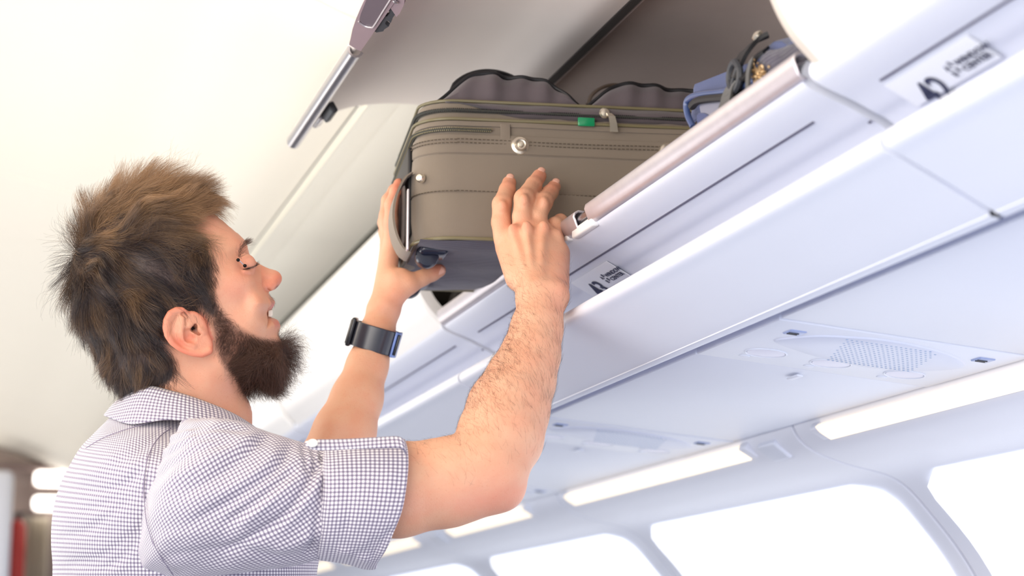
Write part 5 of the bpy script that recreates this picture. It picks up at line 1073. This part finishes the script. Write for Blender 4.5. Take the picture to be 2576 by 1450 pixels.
def hair_dir(u, v, p, N):
    c = np.array([CRN[0], CRN[1], -0.035]); d = p-c; d[:, 2] *= .55; r = np.linalg.norm(d, axis=1)[:, None]; d = d/(r+1e-6)
    low = np.clip((v-640)/260, 0, 1)[:, None]; back = np.clip((330-u)/150, 0, 1)[:, None]
    dn = np.array((.10, -1., 0.)); dn = dn/np.linalg.norm(dn); side = np.array((-.35, -.9, 0)); 
    top = np.clip((600-v)/90, 0, 1)[:, None]; fwd = np.array((.86, .42, 0.0))
    out = d*(1-low)*(1-top*.75)+fwd*top*1.0+dn*low*1.25+np.array((-.25, -.75, 0))*back*low
    fr = (np.clip((u-440)/60, 0, 1)*np.clip((v-560)/40, 0, 1))[:, None]; out = out*(1-fr)+np.array((.12, -1., 0))*fr
    out[:, 2] += np.sign(p[:, 2])*.15
    return out
def hair_len(u, v, p):
        L = .046-.003*np.clip((270-u)/60, 0, 1)+.004*np.clip((560-v)/90, 0, 1)-.020*np.clip((v-760)/160, 0, 1); L = L-.016*np.clip((u-470)/60, 0, 1)*np.clip((v-560)/50, 0, 1); return np.where((u > 490) & (v > 690), .014, L)
def hair_lift(u, v): return .26-.01*np.clip((300-u)/90, 0, 1)+.26*np.clip((570-v)/80, 0, 1)-.14*np.clip((v-700)/150, 0, 1)-.16*np.clip((u-440)/60, 0, 1)*np.clip((v-590)/50, 0, 1)
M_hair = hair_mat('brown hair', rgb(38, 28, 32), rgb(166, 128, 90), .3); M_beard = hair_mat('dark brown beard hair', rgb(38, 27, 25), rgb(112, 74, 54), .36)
idx = sample(m_scalp & (near_side | (vH < 640)), 36000, 1)
P = grow(idx, hair_dir, hair_len, hair_lift, k=10, clump=900, cl_amt=.66, curl=.10, wav=.16, dn_amt=.40, helix=.035, seed=21)
idx2 = sample(m_scalp & near_side, 4500, 2); P2 = grow(idx2, hair_dir, lambda u, v, p: hair_len(u, v, p)*1.18, lambda u, v: hair_lift(u, v)*1.25, k=10, curl=.25, wav=.30, dn_amt=.6, helix=.10, seed=33)
PH = np.concatenate([P, P2]); PHw = hw(PH[..., 0], PH[..., 1], PH[..., 2])
rad = np.linspace(1, .35, 10)*.00009
_u, _v = prof_px(PH[:, 0]); tone = .14+.5*smooth_noise(PH[:, 0], 160, 77)[:, 0]*.6+.25*smooth_noise(PH[:, 0], 420, 78)[:, 1]+.55*np.clip((610-_v)/110, -.45, 1)  # light on top and shade lower down painted into the strand tone
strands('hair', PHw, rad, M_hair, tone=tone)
# forelock swept over the forehead and the wisps at the temple
def lock(roots, tips, n, seed, spread=.004, bow=.006, k=9):
    r = np.random.RandomState(seed); P = []
    for _ in range(n):
        t = r.rand(); i = int(t*(len(roots)-1)); fr = t*(len(roots)-1)-i; a = np.array(roots[i])*(1-fr)+np.array(roots[i+1])*fr; b = np.array(tips[i])*(1-fr)+np.array(tips[i+1])*fr
        A3, B3 = hp(a[0], a[1], a[2]), hp(b[0], b[1], b[2]); q = r.randn(3)*spread; tt = np.linspace(0, 1, k)[:, None]; bo = hy*(bow*r.uniform(.4, 1.4))
        P.append(A3+(B3-A3)*tt+q*tt**1.5+bo*np.sin(np.pi*tt)+r.randn(3)*.0012)
    return np.array(P)
R3 = [lock([(440,500,.03),(470,512,.02),(490,520,.012),(500,528,.0)], [(520,440,.03),(552,456,.025),(562,482,.015),(545,512,.005)], 900, 3, .0042, .004),
      lock([(400,490,.05),(440,510,.045),(470,530,.03)], [(470,436,.04),(520,446,.035),(545,470,.03)], 700, 4, .005, .004),
      lock([(450,550,.060),(462,566,.062),(475,585,.064)], [(525,541,.050),(516,560,.056),(508,585,.060)], 150, 5, .003, -.003),
      lock([(300,520,.03),(340,500,.03),(390,485,.03)], [(300,440,.03),(350,428,.03),(430,424,.03)], 260, 6, .008, .002)]
strands('forelock', np.concatenate(R3), np.linspace(1, .3, 9)*.00008, M_hair, tone=.55)
# beard
m_beard = (bs < -2) & (HL[:, 2] > -.055) & ~ear_m & ~((uH > 672) & (vH < 838) & (zH < .035)) & nose_ex
def beard_dir(u, v, p, N):
    o = hl(610, 760); d = p-np.array((o[0], o[1], 0)); d[:, 2] *= .3; d /= np.linalg.norm(d, axis=1)[:, None]; ch = np.clip((u-600)/80, 0, 1)[:, None]
    return d*.5+np.array((.28, -.9, 0))*(1-ch)+np.array((.55, -.72, 0))*ch+N*.0
dens = np.clip(-bs/34, .05, 1)**1.3
def pick(mask, w, n, seed):
    r = np.random.RandomState(seed); k = np.where(mask)[0]; q = w[k]; return r.choice(k, n, replace=True, p=q/q.sum())
def beard_len(u, v, p): return .009+.031*np.clip((u-560)/90, 0, 1)*np.clip((v-790)/70, 0, 1)+.006*np.clip((v-850)/40, 0, 1)
idx = pick(m_beard, dens, 19000, 5); P = grow(idx, beard_dir, beard_len, lambda u, v: .20+.75*np.clip((u-590)/70, 0, 1)*np.clip((v-800)/60, 0, 1), k=9, curl=.55, wav=.30, clump=900, cl_amt=.12, helix=.22, seed=41)
strands('beard', hw(P[..., 0], P[..., 1], P[..., 2]), np.linspace(1, .4, 9)*.000085, M_beard)
# moustache stubble and chin tuft
mm = (uH > 672) & (uH < 694) & (vH > 736) & (vH < 776) & (zH < .026) & (HL[:, 2] > -.02); idx = sample(mm, 90, 7); P = grow(idx, lambda u, v, p, N: np.tile((.1, -1., 0), (len(u), 1))+0*p, lambda u, v, p: .004+0*u, .35, k=6, curl=.02, seed=44)
mt = (uH > 696) & (vH > 828) & (vH < 852) & (zH < .015); idx = sample(mt, 60, 8); P_ = grow(idx, lambda u, v, p, N: np.tile((.5, -1., 0), (len(u), 1))+0*p, lambda u, v, p: .011+0*u, .5, k=6, curl=.03, seed=45)
strands('moustache', hw(*np.moveaxis(np.concatenate([P, P_]), -1, 0)), np.linspace(1, .4, 6)*.00005, M_beard)
# short hair at the nape and sideburn edge
edge = (np.abs(ss) < 9) & (vH > 640) & near_side & ~ear_m; idx = sample(edge, 1500, 9); P = grow(idx, lambda u, v, p, N: hair_dir(u, v, p, N), lambda u, v, p: .010+0*u, .22, k=6, curl=.02, seed=46)
strands('hairline_fuzz', hw(*np.moveaxis(P, -1, 0)), np.linspace(1, .4, 6)*.00006, M_beard)
# brow and lashes
for sg in (1, -1):
    r = np.random.RandomState(50); P = []
    bc_ = crom([(598,652,.053),(600,636,.052),(606,622,.048),(615,612,.036),(622,612,.020)], 10)
    for _ in range(260):
        t = r.rand(); q = bc_[int(t*(len(bc_)-1))]; w = r.randn()*3.6; a = hp(q[0]+w*.8, q[1]+w*.5, sg*(q[2]+.0008)); d = hx*(.5)+hy*(.75-1.1*t*0)+hz*sg*(-.1); d = hx*(.75*t+.1)+hy*(.5-.55*(1-t)*0)+hz*sg*.25+r.randn(3)*.25; d = d/np.linalg.norm(d)*r.uniform(.005, .0085); tt = np.linspace(0, 1, 5)[:, None]
        P.append(a+d*tt+hx*.001*tt**2)
    strands('eyebrow', np.array(P), np.linspace(1, .3, 5)*.00008, M_beard)
    P = []; lc = crom([(607,679,.0475),(618,678,.0435),(629,674,.036),(634,668,.028)], 10)
    for _ in range(130):
        t = r.rand(); q = lc[int(t*(len(lc)-1))]; a = hp(q[0], q[1], sg*q[2]); d = hx*(.55+.5*t)+hy*(.28-.35*(1-t))+hz*sg*(.45*(1-t))+r.randn(3)*.13; d = d/np.linalg.norm(d)*r.uniform(.006, .0095); tt = np.linspace(0, 1, 6)[:, None]; P.append(a+d*tt+hy*.0018*tt**2)
    strands('eyelashes', np.array(P), np.linspace(1, .25, 6)*.00009, mat('lash', rgb(28, 20, 18), .5) if sg == 1 else bpy.data.materials['lash'])
# arm hair on the near forearm
Na = np.zeros_like(Vn); _t = Vn[Fn]; _fn = np.cross(_t[:, 2]-_t[:, 0], _t[:, 3]-_t[:, 1])
for c in range(4): np.add.at(Na, Fn[:, c], _fn)
Na /= np.linalg.norm(Na, axis=1)[:, None]+1e-12
if (Na*(Vn-Vn.mean(0))).sum() < 0: Na = -Na
ua, va = to_px(Vn); w = np.exp(-((va-900)/170.)**2)*(va > 640)*(va < 1250)*(.35+.65*np.clip((1330-ua)/60+(900-va)/200, 0, 1)); w = w*(((Na@ray(1300, 1000)) < .25))
r = np.random.RandomState(60); k = np.where(w > .02)[0]; idx = r.choice(k, 3200, p=w[k]/w[k].sum()); ax_ = A_(1363, 760, 2.225)-A_(1258, 1100, 2.115); ax_ /= np.linalg.norm(ax_)
p = Vn[idx]; N_ = Na[idx]; d = ax_*.55+np.cross(N_, ax_)*.55+r.randn(len(idx), 3)*.28; d = d-N_*(d*N_).sum(1)[:, None]; d /= np.linalg.norm(d, axis=1)[:, None]; L = r.uniform(.007, .014, len(idx))[:, None]; pts = []; cur = p; dv = d+N_*.38
for s in range(6): pts.append(cur); dv = dv*.8+d*.25-N_*.05+r.randn(len(idx), 3)*.06; cur = cur+dv/np.linalg.norm(dv, axis=1)[:, None]*L/5
strands('arm_hair', np.stack(pts, 1), np.linspace(1, .3, 6)*.00005, M_beard)
